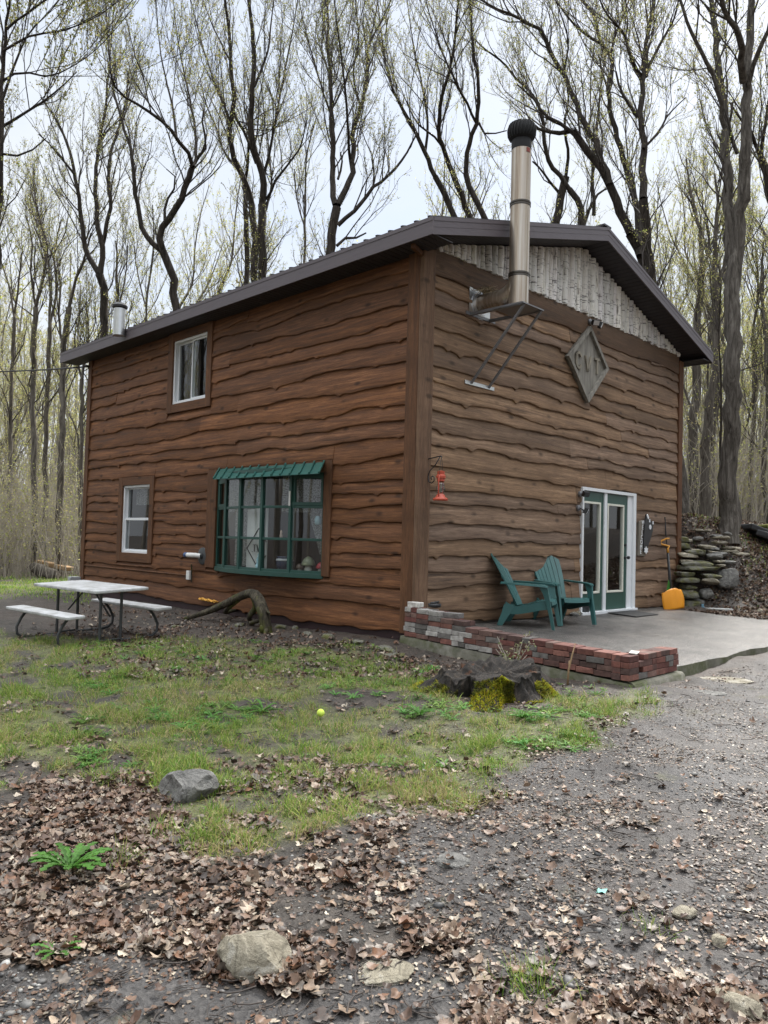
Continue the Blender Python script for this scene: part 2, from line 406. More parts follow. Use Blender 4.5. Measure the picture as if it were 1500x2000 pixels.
# ground material: cover masks (track, grass, litter) from a vertex attribute
t = NT('forest_ground'); v = t.coord()
msk = t.tint('cover'); sx = t.n('SeparateColor'); t.t.links.new(msk, sx.inputs[0])
n1 = t.noise(v, 1.4, 6, .65); n2 = t.noise(v, 11, 8, .7); n3 = t.noise(v, 55, 5, .7)
soil = t.ramp(n2, [(.3, (.013, .011, .009)), (.52, (.040, .033, .027)), (.75, (.085, .070, .056))])
vo = t.n('TexVoronoi'); t.t.links.new(v, vo.inputs['Vector']); vo.inputs['Scale'].default_value = 60
mo = t.math('MULTIPLY', t.ramp(t.noise(v, 2.1, 6, .7), [(.58, 0.0), (.68, .6)]), .8)
grav = t.mix(.55, t.ramp(n2, [(.3, (.045, .042, .042)), (.52, (.095, .09, .088)), (.74, (.185, .175, .165))]), t.ramp(vo.outputs['Color'], [(.15, (.04, .038, .038)), (.55, (.12, .115, .11)), (.9, (.26, .245, .23))]))
grav = t.mix(t.ramp(n1, [(.40, 0.0), (.60, .45)]), grav, (.060, .056, .054))
vl = t.n('TexVoronoi'); t.t.links.new(v, vl.inputs['Vector']); vl.inputs['Scale'].default_value = 26
litter = t.mix(.6, t.ramp(vl.outputs['Color'], [(.1, (.024, .017, .013)), (.5, (.060, .042, .032)), (.9, (.13, .098, .076))]), t.ramp(n3, [(.3, (.018, .014, .012)), (.7, (.10, .076, .060))]))
turf = t.ramp(n2, [(.3, (.036, .034, .016)), (.5, (.095, .105, .032)), (.75, (.20, .205, .07))])
grav = t.mix(mo, t.mix(1.0, grav, (.50, .50, .51), 'MULTIPLY'), (.085, .085, .028)); c = t.mix(sx.outputs[0], soil, grav); c = t.mix(t.math('MULTIPLY', sx.outputs[2], .9), c, litter); c = t.mix(t.math('MULTIPLY', sx.outputs[1], .85), c, turf)
b = t.math('ADD', t.math('MULTIPLY', n2, .7), t.math('MULTIPLY', n3, .5))
b = t.math('ADD', b, t.math('MULTIPLY', vo.outputs['Distance'], .35))
M['ground'] = t.bsdf(c, t.ramp(n1, [(.35, .5), (.6, .72)]), 0, b, .9, .022, .45)

# ------------------------------------------------------------------ ground sheet
def axis(lo, hi, step, far, g=1.13):
    a = list(np.arange(lo, hi+1e-6, step)); s = step; x = a[-1]
    while x < far: s *= g; x += s; a.append(x)
    s = step; x = a[0]; pre = []
    while x > -far: s *= g; x -= s; pre.append(x)
    return np.array(pre[::-1]+a)
gx = axis(-9, 3, .06, 500); gy = axis(-8, 7, .06, 500)
GX, GY = np.meshgrid(gx, gy, indexing='ij'); GZ = ground_z(GX, GY)
# cover outlines (on the ground, from the photographed edges)
def gpoly(pts): return [tuple(G(*p)[:2]) for p in pts]
GRASS = gpoly([(-250, 1225), (0, 1232), (150, 1255), (420, 1245), (560, 1262), (720, 1270), (860, 1310), (930, 1390), (1130, 1345), (1270, 1362), (1150, 1440), (900, 1530), (720, 1610), (600, 1650), (330, 1660), (300, 1570), (120, 1520), (0, 1520), (-250, 1500)])
TRACK = gpoly([(1330, 1345), (1560, 1250), (2300, 1300), (2300, 1999), (1500, 1999), (900, 1999), (850, 1800), (720, 1680), (900, 1570), (1100, 1480)])
EDGE = gpoly([(330, 1640), (420, 1560), (700, 1500), (900, 1420), (1130, 1385), (1270, 1352), (1165, 1450), (900, 1545), (700, 1622), (560, 1655)])
DIRT = gpoly([(-400, 1868), (160, 1858), (420, 1852), (600, 1885), (760, 1935), (900, 1999), (700, 2080), (-400, 2080)])
BARE = gpoly([(-200, 1165), (160, 1150), (520, 1195), (795, 1240), (880, 1300), (720, 1275), (520, 1255), (250, 1258), (60, 1240), (-200, 1222)])
def soft(x, y, poly, r=.16):
    s = 0
    for dx, dy in ((0, 0), (r, 0), (-r, 0), (0, r), (0, -r), (r*.7, r*.7), (-r*.7, r*.7), (r*.7, -r*.7), (-r*.7, -r*.7)):
        jx = (fbm(x*2.3+5, y*2.3, 3)-.5)*.9; jy = (fbm(x*2.3+50, y*2.3+9, 3)-.5)*.9
        s = s+in_poly(x+dx+jx, y+dy+jy, poly)
    return s/9
def cover(x, y):
    g = soft(x, y, GRASS); di = soft(x, y, DIRT, .08); tr = np.maximum(soft(x, y, TRACK), di); ba = soft(x, y, BARE)
    n = fbm(x*1.3, y*1.3, 4)+.09
    dist = np.hypot(x-CAM[0], y-CAM[1])
    gr = g*np.clip((n-.30)*5, 0, 1)*np.clip(.62+(fbm(x*3.7+9, y*3.7+2, 3)-.38)*5, 0, 1)
    gr = np.maximum(gr, soft(x, y, EDGE)*np.clip(.15+(fbm(x*3.1+60, y*3.1+2, 3)-.30)*5, 0, 1))
    farg = np.clip((y-9.5)/2, 0, 1)*np.clip((7-x)/2, 0, 1)*np.clip((24-dist)/4, 0, 1)
    gr = np.maximum(gr, farg*np.clip((n-.3)*5, 0, 1))
    li = np.clip(1-g*.75-tr*.72-ba*.35, 0, 1)*np.clip(.55+(fbm(x*1.9+40, y*1.9, 3)-.42)*4, 0, 1)
    li = np.maximum(li, .40*g*np.clip((fbm(x*1.5+20, y*1.5+4, 3)-.49)*7, 0, 1)); li = np.maximum(li, .22*tr*np.clip((fbm(x*1.2+70, y*1.2, 3)-.42)*6, 0, 1))
    return tr, gr, li*(1-.8*di)
TR, GR, LI = cover(GX, GY)
nx, ny = GX.shape; idx = np.arange(nx*ny).reshape(nx, ny)
FQ = np.stack([idx[:-1, :-1], idx[1:, :-1], idx[1:, 1:], idx[:-1, 1:]], -1).reshape(-1, 4)
gr_o = mesh_np('ground', np.stack([GX, GY, GZ], -1).reshape(-1, 3), FQ, M['ground'], None, True)
ca = gr_o.data.color_attributes.new('cover', 'FLOAT_COLOR', 'POINT')
cc = np.ones((nx*ny, 4), np.float32); cc[:, 0] = TR.ravel(); cc[:, 1] = GR.ravel(); cc[:, 2] = LI.ravel(); ca.data.foreach_set('color', cc.ravel())
tag(gr_o, 'dark wooded ground with a gravel track, leaf litter and thin turf', 'ground', None, 'structure')

# ------------------------------------------------------------------ the cabin
L, W = 9.84, 7.81
ZE, ZP, FH = 5.132, 6.348, .2167            # fascia top at the eave, at the ridge, fascia height
E1, E2, E3 = .401, .4925, .7375             # overhangs: sides, front, back
SL = (ZP-ZE)/(W/2+E1)
def rake(x): return ZE+SL*((x+E1) if x < W/2 else (W+E1-x))
cabin = thing('cabin', 'two-storey brown cabin clad in wavy live-edge boards with a low gable roof', 'cabin')

SIDE_OPEN = [(4.92, 6.42, 3.41, 4.95), (6.78, 8.22, .575, 2.26), (1.63, 4.90, .585, 2.275)]
FRONT_OPEN = [(4.0, 5.9, -.5, 2.12)]
BEAM = (4.70, 5.02)

def wall_panel(name, to3, length, z0, z1, opens, top=None):
    us = sorted({0, length}|{u for o in opens for u in o[:2]}); zs = sorted({z0, z1}|{min(max(z, z0), z1) for o in opens for z in o[2:4]})
    mb = MB()
    for a, b in zip(us, us[1:]):
        for c, d in zip(zs, zs[1:]):
            m, n = (a+b)/2, (c+d)/2
            if any(o[0] < m < o[1] and o[2] < n < o[3] for o in opens): continue
            V = [to3(u, z, e) for e in (0, .12) for u, z in ((a, c), (b, c), (b, d), (a, d))]
            mb.add(V, [(0,1,2,3),(7,6,5,4),(0,4,5,1),(1,5,6,2),(2,6,7,3),(3,7,4,0)])
    return mb.build(name, M['interior'], cabin)
SIDE = lambda u, z, e: (e, u, z)       # e = depth into the house
FRONT = lambda u, z, e: (u, e, z)
wall_panel('wall', SIDE, L, -.25, 4.93, [(5.08, 6.25, 3.57, 4.77), (6.94, 8.05, .75, 2.1), (1.82, 4.62, .6, 2.09)])
wall_panel('wall', lambda u, z, e: (u+.12, e, z), W-.24, -.25, 4.9, [(4.0-.12, 5.9-.12, -.3, 2.1)])
wall_panel('wall', lambda u, z, e: (W-e, u, z), L, -.25, 4.93, [])
wall_panel('wall', lambda u, z, e: (u+.12, L-e, z), W-.24, -.25, 4.93, [])
for y in (.03, L-.03):
    mb = MB()
    mb.prism([(0.12, 4.9), (W-.12, 4.9), (W-.12, rake(W)-.25), (W/2, ZP-.25), (.12, rake(0)-.25)], lambda u, v, t: (u, t, v), y-.02, y+.02)
    mb.build('gable_wall', M['interior'], cabin)
mb = MB(); mb.box((.13, .13, -.06), (W-.13, L-.13, -.02)); mb.box((.13, .13, 2.42), (W-.13, L-.13, 2.6)); mb.box((2.9, .13, -.02), (2.98, L-.13, 2.42)); mb.box((.13, 5.9, -.02), (2.9, 5.98, 2.42)); mb.box((.13, .9, -.02), (2.9, .98, 2.42)); mb.box((2.0, 4.0, 2.6), (2.08, 8.6, 4.9)); mb.box((3.0, 2.9, -.02), (7.6, 2.98, 2.42))
mb.build('interior_floor', M['interior'], cabin)

def siding(name, to3, length, z0, z1, opens, hrange, mat, seed, amp=1.0, ustart=0.0):
    """wavy live-edge lap boards; e<0 is out of the wall"""
    rg = np.random.default_rng(seed); mb = MB(); rows = []; z = z0
    while z < z1-.05:
        h = rg.uniform(*hrange); rows.append((z, h)); z += h
    for zr, h in rows:
        # joints between boards of this course
        cuts = [ustart]; u = ustart
        while True:
            u += rg.uniform(3.0, 6.5)
            if u > length-1.0: break
            cuts.append(u)
        cuts.append(length)
        rowseed = rg.uniform(0, 90)
        for bi, (c0, c1) in enumerate(zip(cuts, cuts[1:])):
            sd = rowseed+bi*3.7; g = rg.uniform(.80, 1.18); w = rg.uniform(-.12, .10)
            mb.cur = (g*(1+w*.4), g, g*(1-w))
            kn = [(rg.uniform(c0, c1), rg.uniform(.015, .045)*amp, rg.uniform(.035, .08)) for _ in range(int((c1-c0)*rg.uniform(.3, .9)))]
            def low(uu):
                # scalloped natural edge: rounded crests and sharper notches
                s = vnoise(uu*1.0+sd, sd*2.1)-.5; s2 = vnoise(uu*2.6+sd*1.7, 4.3+sd)-.5; s3 = vnoise(uu*6.5+sd, 9.1+sd)-.5
                e = (s*.075+s2*.050+s3*.020)*amp
                for ku, ka, kw in kn: e -= ka*math.exp(-((uu-ku)/kw)**2)
                return zr+e
            a0, a1 = c0+(.002 if bi else 0), c1-.002
            brk = sorted({a0, a1}|{x for o in opens for x in o[:2] if a0 < x < a1})
            for p, q in zip(brk, brk[1:]):
                mid = (p+q)/2; zt = zr+h+.11; zb_clip = None
                skip = False; top = zt
                for o in opens:
                    if o[0] <= mid <= o[1]:
                        if zr+h*.5 > o[2] and zr+h*.5 < o[3] and zr+h < o[3]+.02 and zr > o[2]-.02: skip = True
                        elif zr < o[2] and zt > o[2]: top = min(top, o[2])
                        elif zr < o[3] < zt: zb_clip = o[3]
                        elif o[2] < zr < o[3]: skip = True
                if skip: continue
                top = min(top, z1)
                n = max(2, int((q-p)/.035)); rowsP = []
                for i in range(n+1):
                    uu = p+(q-p)*i/n; lo = float(low(uu))
                    if zb_clip: lo = max(lo, zb_clip)
                    tp = top if top > lo+.03 else lo+.03
                    bul = (float(vnoise(uu*2.1+sd, 7+sd))-.5)*.012
                    hh = tp-lo
                    rowsP.append([to3(uu, lo+.006, .0), to3(uu, lo, -.034-bul), to3(uu, lo+.010, -.050-bul), to3(uu, lo+.026, -.055-bul), to3(uu, lo+.026+(hh-.026)*.35, -.038-bul*.6), to3(uu, tp, -.007)])
                mb.grid(rowsP)
                # end caps
                for P in (rowsP[0], rowsP[-1]): mb.add(P, [tuple(range(6))])
    return mb.build(name, mat, cabin, True, auto=38)
s1_ = siding('siding', SIDE, L-.10, -.07, 4.93, SIDE_OPEN, (.17, .31), M['siding_side'], 5, .95, .19)
s2_ = siding('siding', FRONT, W-.12, .0, 4.74, FRONT_OPEN, (.18, .31), M['siding_front'], 12, 1.05, .15)
tag(s2_, 'greyer weathered boards on the gable front'); tag(s1_, 'redder stained boards on the long side')

# skirt under the side boards, corner boards, beam under the gable
mb = MB(); mb.box((-.012, .02, -.42), (.05, L-.02, -.04)); mb.build('foundation_skirt', M['skirt'], cabin)
mb = MB(); mb.box((-.074, -.002, -.07), (.0, .205, 4.93)); mb.build('corner_board', M['trim'], cabin, bevel=.006)
mb = MB(); mb.box((-.072, -.074, .0), (.160, -.004, 4.985)); mb.build('corner_board', M['trim_front'], cabin, bevel=.006)
mb = MB(); mb.box((-.070, L-.12, -.07), (.0, L+.05, 4.92)); mb.build('corner_board', M['trim'], cabin, bevel=.006)
mb = MB(); mb.box((W-.13, -.072, .0), (W+.05, .0, 4.93)); mb.build('corner_board', M['trim'], cabin, bevel=.006)
mb = MB(); P_ = []
for i in range(90):
    u = .16+(W-.30)*i/89; lo = BEAM[0]-.03+.035*math.sin(u*2.1)+.03*(float(vnoise(u*3, 5.5))-.5)
    P_.append([(u, .0, lo+.004), (u, -.050, lo), (u, -.060, lo+.02), (u, -.056, BEAM[1]), (u, .0, BEAM[1]+.004)])
mb.grid(P_); mb.build('gable_beam', M['beam'], cabin, True, auto=38)
# birch cladding
mb = MB(); u = .23
while u < W-.17:
    r = rnd.uniform(.036, .078); u += r
    top = rake(u)-FH-.012; bot = BEAM[1]+.004+rnd.uniform(-.02, .015)
    g = rnd.uniform(.70, 1.1); mb.cur = (g, g*rnd.uniform(.97, 1), g*rnd.uniform(.93, 1))
    if top-bot > .02:
        k = max(3, int((top-bot)/.12)); pts = []; rs = []
        bend = rnd.uniform(-.012, .012); tw = rnd.uniform(-.02, .02)
        for i in range(k+1):
            f = i/k
            pts.append((u+bend*math.sin(f*3.1)+tw*(f-.5), -.03+rnd.uniform(-.006, .006), bot+(top-bot)*f)); rs.append(r*(1+rnd.uniform(-.08, .08)))
        mb.tube(pts, rs, 9)
    u += r*1.04
mb.build('birch_cladding', M['birch'], cabin, True, auto=50)

# roof
Y0, Y1 = -E2, L+E3; XL, XR = -E1, W+E1
mb = MB()
for s in (0, 1):
    xa, xb = (XL, W/2) if s == 0 else (XR, W/2)
    V = [(xa, Y0, ZE+.004), (xb, Y0, ZP+.004), (xb, Y1, ZP+.004), (xa, Y1, ZE+.004)]; V += [(x, y, z-.02) for x, y, z in V]
    mb.add(V, [(0,1,2,3),(7,6,5,4),(0,4,5,1),(1,5,6,2),(2,6,7,3),(3,7,4,0)])
    y = Y0+.05
    while y < Y1:
        d = .02 if s == 0 else -.02
        mb.bar((xa-d, y, ZE+.016), (xb, y, ZP+.016), .035, .028); y += .23
    if s == 0:
        y = Y0+.16
mb.bar((W/2, Y0-.01, ZP+.03), (W/2, Y1+.01, ZP+.03), .22, .03)
roof = mb.build('roof', M['roof'], cabin)
fz = lambda z0, z1: None
mb = MB()
mb.box((XL-.022, Y0-.022, ZE-FH), (XL, Y1, ZE)); mb.box((XL-.028, Y0-.026, ZE-.045), (XL-.022, Y1, ZE+.004))
mb.box((XR, Y0-.022, ZE-FH), (XR+.022, Y1, ZE)); mb.box((XR+.022, Y0-.026, ZE-.045), (XR+.028, Y1, ZE+.004))
for y, d in ((Y0, -.022), (Y1, .022)):
    for xa, za, xb, zb in ((XL, ZE, W/2, ZP), (W/2, ZP, XR, ZE)):
        for lo, hi, dd in ((-FH, 0, d), (-.045, .004, d*1.28), (-.125, -.117, d*1.12)):
            V = [(xa, y, za+lo), (xb, y, zb+lo), (xb, y, zb+hi), (xa, y, za+hi)]; V += [(x, y+dd, z) for x, _, z in V]
            mb.add(V, [(0,1,2,3),(7,6,5,4),(0,4,5,1),(1,5,6,2),(2,6,7,3),(3,7,4,0)])
mb.build('fascia', M['fascia'], cabin)
mb = MB()
def slab4(V, th=.012):
    V = [Vector(v) for v in V]; mb.add(V+[v+Vector((0, 0, th)) for v in V], [(3,2,1,0),(4,5,6,7),(0,1,5,4),(1,2,6,5),(2,3,7,6),(3,0,4,7)])
zs = ZE-FH+.012
y = Y0
while y < Y1:           # side eaves, ribbed panels
    yn = min(y+.10, Y1)
    for xa, xb in ((XL, -.005), (W+.005, XR)): slab4([(xa, y, zs), (xb, y, zs), (xb, yn-.012, zs), (xa, yn-.012, zs)])
    y = yn
for xa, xb in ((XL, W/2), (W/2, XR)):
    n = 42
    for i in range(n):
        a = xa+(xb-xa)*i/n; b = xa+(xb-xa)*(i+1)/n-.010
        for ya, yb in ((Y0, .02), (L-.02, Y1)):
            slab4([(a, ya, rake(a)-FH+.012), (b, ya, rake(b)-FH+.012), (b, yb, rake(b)-FH+.012), (a, yb, rake(a)-FH+.012)])
mb.build('soffit', M['soffit'], cabin)
mb = MB()
mb.box((XL, .03, zs+.02), (W+E1, Y1-.8, zs+.026)); 
mb.build('eave_lining', M['soffit'], cabin)
mb = MB(); p0 = (-.03, -.06, zs-.01)
mb.bar((-.33, -.10, zs-.03), (-.05, -.02, zs-.05), .05, .06); mb.build('eave_block', M['trim'], cabin)

# roof vent far down the ridge slope
vt = atv = at(232, 650, 14.2)
b = at(232, 655, 15.0); tpt = at(232, 603, 15.0)
mb = MB(); rr = 11.5/FPX*15.0
mb.tube([(b[0], b[1], rake(b[0])-.1), (b[0], b[1], tpt[2])], rr, 14)
vent = mb.build('roof_vent', M['chrome'], cabin, True, auto=40)
mb = MB(); mb.lathe([(rr*.9, 0), (rr*1.25, .02), (rr*1.3, .06), (rr*.9, .11)], (b[0], b[1], tpt[2]), 14); mb.build('vent_cap', M['black'], vent, True, auto=40)

# ---- side windows
def frame_rect(mb, to3, u0, u1, z0, z1, w, e0, e1, sides='lrtb'):
    def bx(a, b, c, d):
        V = [to3(u, z, e) for e in (e0, e1) for u, z in ((a, c), (b, c), (b, d), (a, d))]
        mb.add(V, [(0,1,2,3),(7,6,5,4),(0,4,5,1),(1,5,6,2),(2,6,7,3),(3,7,4,0)])
    ww = w if hasattr(w, '__len__') else (w,)*4   # l r t b
    if 'l' in sides: bx(u0, u0+ww[0], z0, z1)
    if 'r' in sides: bx(u1-ww[1], u1, z0, z1)
    if 't' in sides: bx(u0+ww[0], u1-ww[1], z1-ww[2], z1)
    if 'b' in sides: bx(u0+ww[0], u1-ww[1], z0, z0+ww[3])
def rect(mb, to3, u0, u1, z0, z1, e): mb.add([to3(u0, z0, e), to3(u1, z0, e), to3(u1, z1, e), to3(u0, z1, e)], [(0,1,2,3)])
def trim_boards(to3, o, inner, parent):
    u0, u1, z0, z1 = o; a, b, c, d = inner
    for side in 'lrtb':
        if side == 'b' and parent.name == 'bow_window': continue
        mb = MB(); frame_rect(mb, to3, u0, u1, z0, z1, (a-u0, u1-b, z1-d, c-z0), -.070 if side in 'lr' else -.066, .0, side); mb.build('window_trim', M['trim' if side in 'lr' else 'trim_h'], parent, bevel=.004)
def curtain(mb, to3, u0, u1, z0, z1, e, folds, amp=.03, gather=None):
    P = []
    for j in range(17):
        f = j/16; row = []
        for i in range(49):
            g = i/48; uu = u0+(u1-u0)*g
            if gather: uu = gather(uu, f)
            row.append(to3(uu, z0+(z1-z0)*f, e+amp*math.sin(g*folds*6.283)+amp*.4*math.sin(g*folds*15+f*3)))
        P.append(row)
    mb.grid(P)
# upper slider
w1 = MB(); I = (5.08, 6.25, 3.57, 4.765)
frame_rect(w1, SIDE, *I, .045, -.035, .10); frame_rect(w1, SIDE, 5.125, 5.68, 3.615, 4.72, .032, .0, .03); frame_rect(w1, SIDE, 5.64, 6.205, 3.615, 4.72, .032, .035, .065)
win = w1.build('slider_window', M['white'], cabin, bevel=.003); trim_boards(SIDE, (4.92, 6.42, 3.41, 4.92), I, win)
mb = MB(); rect(mb, SIDE, 5.157, 5.648, 3.647, 4.688, .015); rect(mb, SIDE, 5.672, 6.173, 3.647, 4.688, .05); mb.build('pane', M['glass'], win)
mb = MB(); curtain(mb, SIDE, 5.72, 6.2, 3.6, 4.75, .2, 5); mb.build('curtain', simple('dark_curtain', (.12, .10, .09), .9), win, True)
# lower single-hung
w2 = MB(); I = (6.94, 8.05, .75, 2.10)
frame_rect(w2, SIDE, *I, .045, -.035, .10); frame_rect(w2, SIDE, 6.985, 8.005, 1.40, 2.055, .028, .03, .06); frame_rect(w2, SIDE, 6.985, 8.005, .795, 1.45, (.028, .028, .05, .03), -.005, .028)
win = w2.build('hung_window', M['white'], cabin, bevel=.003); trim_boards(SIDE, (6.78, 8.22, .575, 2.26), I, win)
mb = MB(); rect(mb, SIDE, 7.013, 7.977, 1.428, 2.027, .045); rect(mb, SIDE, 7.013, 7.977, .825, 1.40, .012); mb.build('pane', M['glass'], win)
mb = MB(); curtain(mb, SIDE, 7.0, 8.0, 1.72, 2.08, .22, 6, .02); mb.build('valance', M['lace'], win, True)

# ---- bow window
CH0, CH1, SAG = 1.82, 4.62, .33
RB = ((CH1-CH0)**2/4+SAG**2)/(2*SAG); YC = (CH0+CH1)/2; HA = math.asin((CH1-CH0)/2/RB)
def bow(k, off=0.0):        # k 0..5 from the near jamb; point in plan (x,y)
    a = -HA+2*HA*k/5; r = RB+off
    return (RB-SAG)-r*math.cos(a), YC+r*math.sin(a)
BZ0, BZ1 = .62, 2.09
bw = MB()
NB = [bow(k) for k in range(6)]
zr_ = [BZ0, BZ0+(BZ1-BZ0)*.335, BZ0+(BZ1-BZ0)*.665, BZ1]
for k in range(6):
    x, y = NB[k]; wd = .075 if k in (0, 5) else .055
    bw.box((x-.03, y-wd/2, BZ0-.03), (x+.05, y+wd/2, BZ1+.03))
for k in range(5):
    (xa, ya), (xb, yb) = NB[k], NB[k+1]
    for j, z in enumerate(zr_):
        hh = .07 if j in (0, 3) else .04
        bw.bar((xa+.01, ya, z), (xb+.01, yb, z), .05, hh)
    if k in (0, 4):          # opening sashes
        ex, ey = (xb-xa), (yb-ya); l = math.hypot(ex, ey); ex /= l; ey /= l
        for z in (zr_[2]+.045, zr_[3]-.05): bw.bar((xa+.0, ya, z), (xb, yb, z), .045, .05)
        for q in (.055, l-.055): bw.bar((xa+ex*q, ya+ey*q, zr_[2]), (xa+ex*q, ya+ey*q, zr_[3]), .045, .04, (1, 0, 0))
bay = bw.build('bow_window', M['green_frame'], cabin, bevel=.004)
mb = MB(); ring = [bow(i*5/24, .045) for i in range(25)]; ring2 = [bow(i*5/24, .055) for i in range(25)]
poly = ring+[(0.02, CH1+.02), (.02, CH0-.02)]
mb.prism(poly, lambda u, v, t: (u, v, t), BZ0-.075, BZ0-.005)
mb.build('bow_sill', M['green_frame'], bay, bevel=.004)
mb = MB(); mb.prism([bow(i*5/24, .0) for i in range(25)]+[(0.02, CH1), (.02, CH0)], lambda u, v, t: (u, v, t), BZ1+.03, BZ1+.10); mb.build('head_board', M['green_frame'], bay)
mb = MB()
for k in range(5):
    (xa, ya), (xb, yb) = NB[k], NB[k+1]; mb.add([(xa, ya, BZ0), (xb, yb, BZ0), (xb, yb, BZ1), (xa, ya, BZ1)], [(0,1,2,3)])
mb.build('pane', M['glass'], bay)
trim_boards(SIDE, (1.63, 4.90, .585, 2.275), (1.80, 4.62, .605, 2.105), bay)
# metal awning
mb = MB(); A0, A1 = onx(634, 901.6, -.05), onx(428.5, 916, -.05); X2 = -.47; B0, B1 = onx(623.5, 924, X2), onx(416.5, 935.5, X2)
n = 12
def aw(f, g, dz=0): 
    a = A0+(A1-A0)*f; b_ = B0+(B1-B0)*f; p = a+(b_-a)*g; return (p[0], p[1], p[2]+dz)
V = [aw(0, 0), aw(1, 0), aw(1, 1), aw(0, 1)]; V += [(x, y, z-.008) for x, y, z in V]
mb.add(V, [(0,1,2,3),(7,6,5,4),(0,4,5,1),(1,5,6,2),(2,6,7,3),(3,7,4,0)])
for i in range(n+1):
    f = min(.997, max(.003, i/n)); mb.bar(aw(f, 0, .012), aw(f, 1.015, .012), .022, .028)
mb.build('awning', M['awning'], bay)
# curtains
mb = MB(); 
def arc_at(e): return lambda u, z, ee: ((RB-SAG)-(RB-e)*math.cos((u-YC)/RB)+ee, YC+(RB-e)*math.sin((u-YC)/RB), z)
ac = arc_at(.16)
curtain(mb, ac, 3.15, 4.5, 1.55, 2.08, .0, 9, .02)
curtain(mb, ac, 3.55, 4.05, .66, 2.08, .03, 5, .03, lambda u, f: u+(1-f)*.02)
curtain(mb, ac, 1.9, 2.65, 1.52, 2.08, .0, 7, .022)
curtain(mb, ac, 1.88, 2.18, .9, 1.6, .03, 4, .02, lambda u, f: 1.88+(u-1.88)*(.15+.85*f))
mb.build('curtain', M['lace'], bay, True)

# ---- sign cloth and ornaments standing in the bow window
def on_arc(px, py, e):
    # point behind the bow glass on the pixel's ray, e metres inside the glass
    d = ray(px, py); t = 8.0
    for i in range(4000):
        p = CAM+d*t
        r = math.hypot(p[0]-(RB-SAG), p[1]-YC)
        if r < RB-e and p[0] > -.6: return p
        t += .004
    return p
bn = thing('window_banner', 'white cloth sign with a diamond and reversed letters hanging inside the bow window', 'sign', on_arc(500, 1110, .10), 0, None, True)
pa, pb = on_arc(480, 1112, .10), on_arc(520, 1119, .10)
ux = Vector(pb-pa); ux.z = 0; ux.normalize(); nz = Vector((ux.y, -ux.x, 0)); nz = nz if nz.x < 0 else -nz
bo = Vector(pa); bo.z = BZ0+.01; bw_ = (Vector(pb)-Vector(pa)).to_2d().length
bt = lambda u, v, e: bo+ux*u+Vector((0, 0, v))+nz*e
mb = MB(); V = [bt(0, 0, 0), bt(bw_, 0, 0), bt(bw_, .98, 0), bt(0, .93, 0)]; V += [p-nz*.006 for p in V]
mb.add(V, [(0,1,2,3),(7,6,5,4),(0,4,5,1),(1,5,6,2),(2,6,7,3),(3,7,4,0)])
mb.build('cloth', simple('white_cloth', (.62, .62, .60), .9), bn)
mb = MB(); cxx = bw_*.60
dia = [(cxx, .64), (cxx-.30, .32), (cxx, .0+.02), (cxx+.30, .32)]
for (u0, v0), (u1, v1) in zip(dia, dia[1:]+dia[:1]):
    # keep the strokes on the cloth
    pts = [(u0+(u1-u0)*i/12, v0+(v1-v0)*i/12) for i in range(13)]; pts = [p for p in pts if .01 < p[0] < bw_-.01]
    if len(pts) > 1: mb.bar(bt(*pts[0], .004), bt(*pts[-1], .004), .006, .022, nz)
mb.build('diamond_mark', M['black'], bn)
mb = MB()
def stroke(pts, w=.016):
    for a_, b_ in zip(pts, pts[1:]): mb.bar(bt(*a_, .006), bt(*b_, .006), .006, w, nz)
lx = cxx-.13; ly = .27
stroke([(lx-.035, ly), (lx-.02, ly)]); stroke([(lx-.005, ly+.11), (lx+.06, ly+.11)]); stroke([(lx+.027, ly+.11), (lx+.027, ly)])
stroke([(lx+.075, ly), (lx+.09, ly)]); stroke([(lx+.09, ly+.11), (lx+.125, ly), (lx+.16, ly+.11)])
if lx+.25 < bw_: stroke([(lx+.17, ly), (lx+.185, ly)]); stroke([(lx+.195, ly+.02), (lx+.22, ly), (lx+.235, ly+.03), (lx+.235, ly+.09), (lx+.22, ly+.11), (lx+.195, ly+.09)])
mb.build('lettering', M['black'], bn)
def mushroom(px, py, h, capcol, label, stemcol=(.6, .58, .52)):
    p = on_arc(px, py, .11); z = BZ0+.004
    o = thing('mushroom_ornament', label, 'ornament', (p[0], p[1], z), 0, 'ornaments on the bow window sill')
    mb = MB(); mb.lathe([(.045*h/.2, 0), (.05*h/.2, h*.2), (.03*h/.2, h*.55)], (0, 0, 0), 14); mb.build('stem', simple('stem_'+capcol[0], stemcol, .5), o, True)
    mb = MB(); mb.lathe([(.02*h/.2, h*.44), (.085*h/.2, h*.42), (.09*h/.2, h*.5), (.07*h/.2, h*.75), (.04*h/.2, h*.92), (.008, h)], (0, 0, 0), 16); mb.build('cap', simple('cap_'+capcol[0], capcol[1], .4), o, True)
mushroom(602, 1112, .24, ('moss_green', (.17, .19, .12)), 'grey-green capped mushroom ornament behind the lower right pane')
mushroom(626, 1114, .16, ('red', (.42, .03, .04)), 'red capped mushroom ornament in the right corner of the bow window')
mushroom(585, 1112, .13, ('brown', (.13, .09, .07)), 'small brown rounded mushroom ornament left of the grey-green one')
p = on_arc(556, 1108, .16); o = thing('flower_pot', 'dark blue patterned pot standing on the bow window sill', 'pot', (p[0], p[1], BZ0+.004), 0)
mb = MB(); mb.lathe([(.07, 0), (.12, .05), (.14, .13), (.12, .20), (.135, .225), (.10, .225), (.09, .2)], (0, 0, 0), 20); mb.build('pot_body', simple('navy_glaze', (.02, .03, .07), .25), o, True)
mb = MB(); mb.lathe([(.141, .155), (.134, .175), (.128, .19)], (0, 0, 0), 20); mb.build('white_band', simple('white_glaze', (.45, .46, .48), .3), o, True)
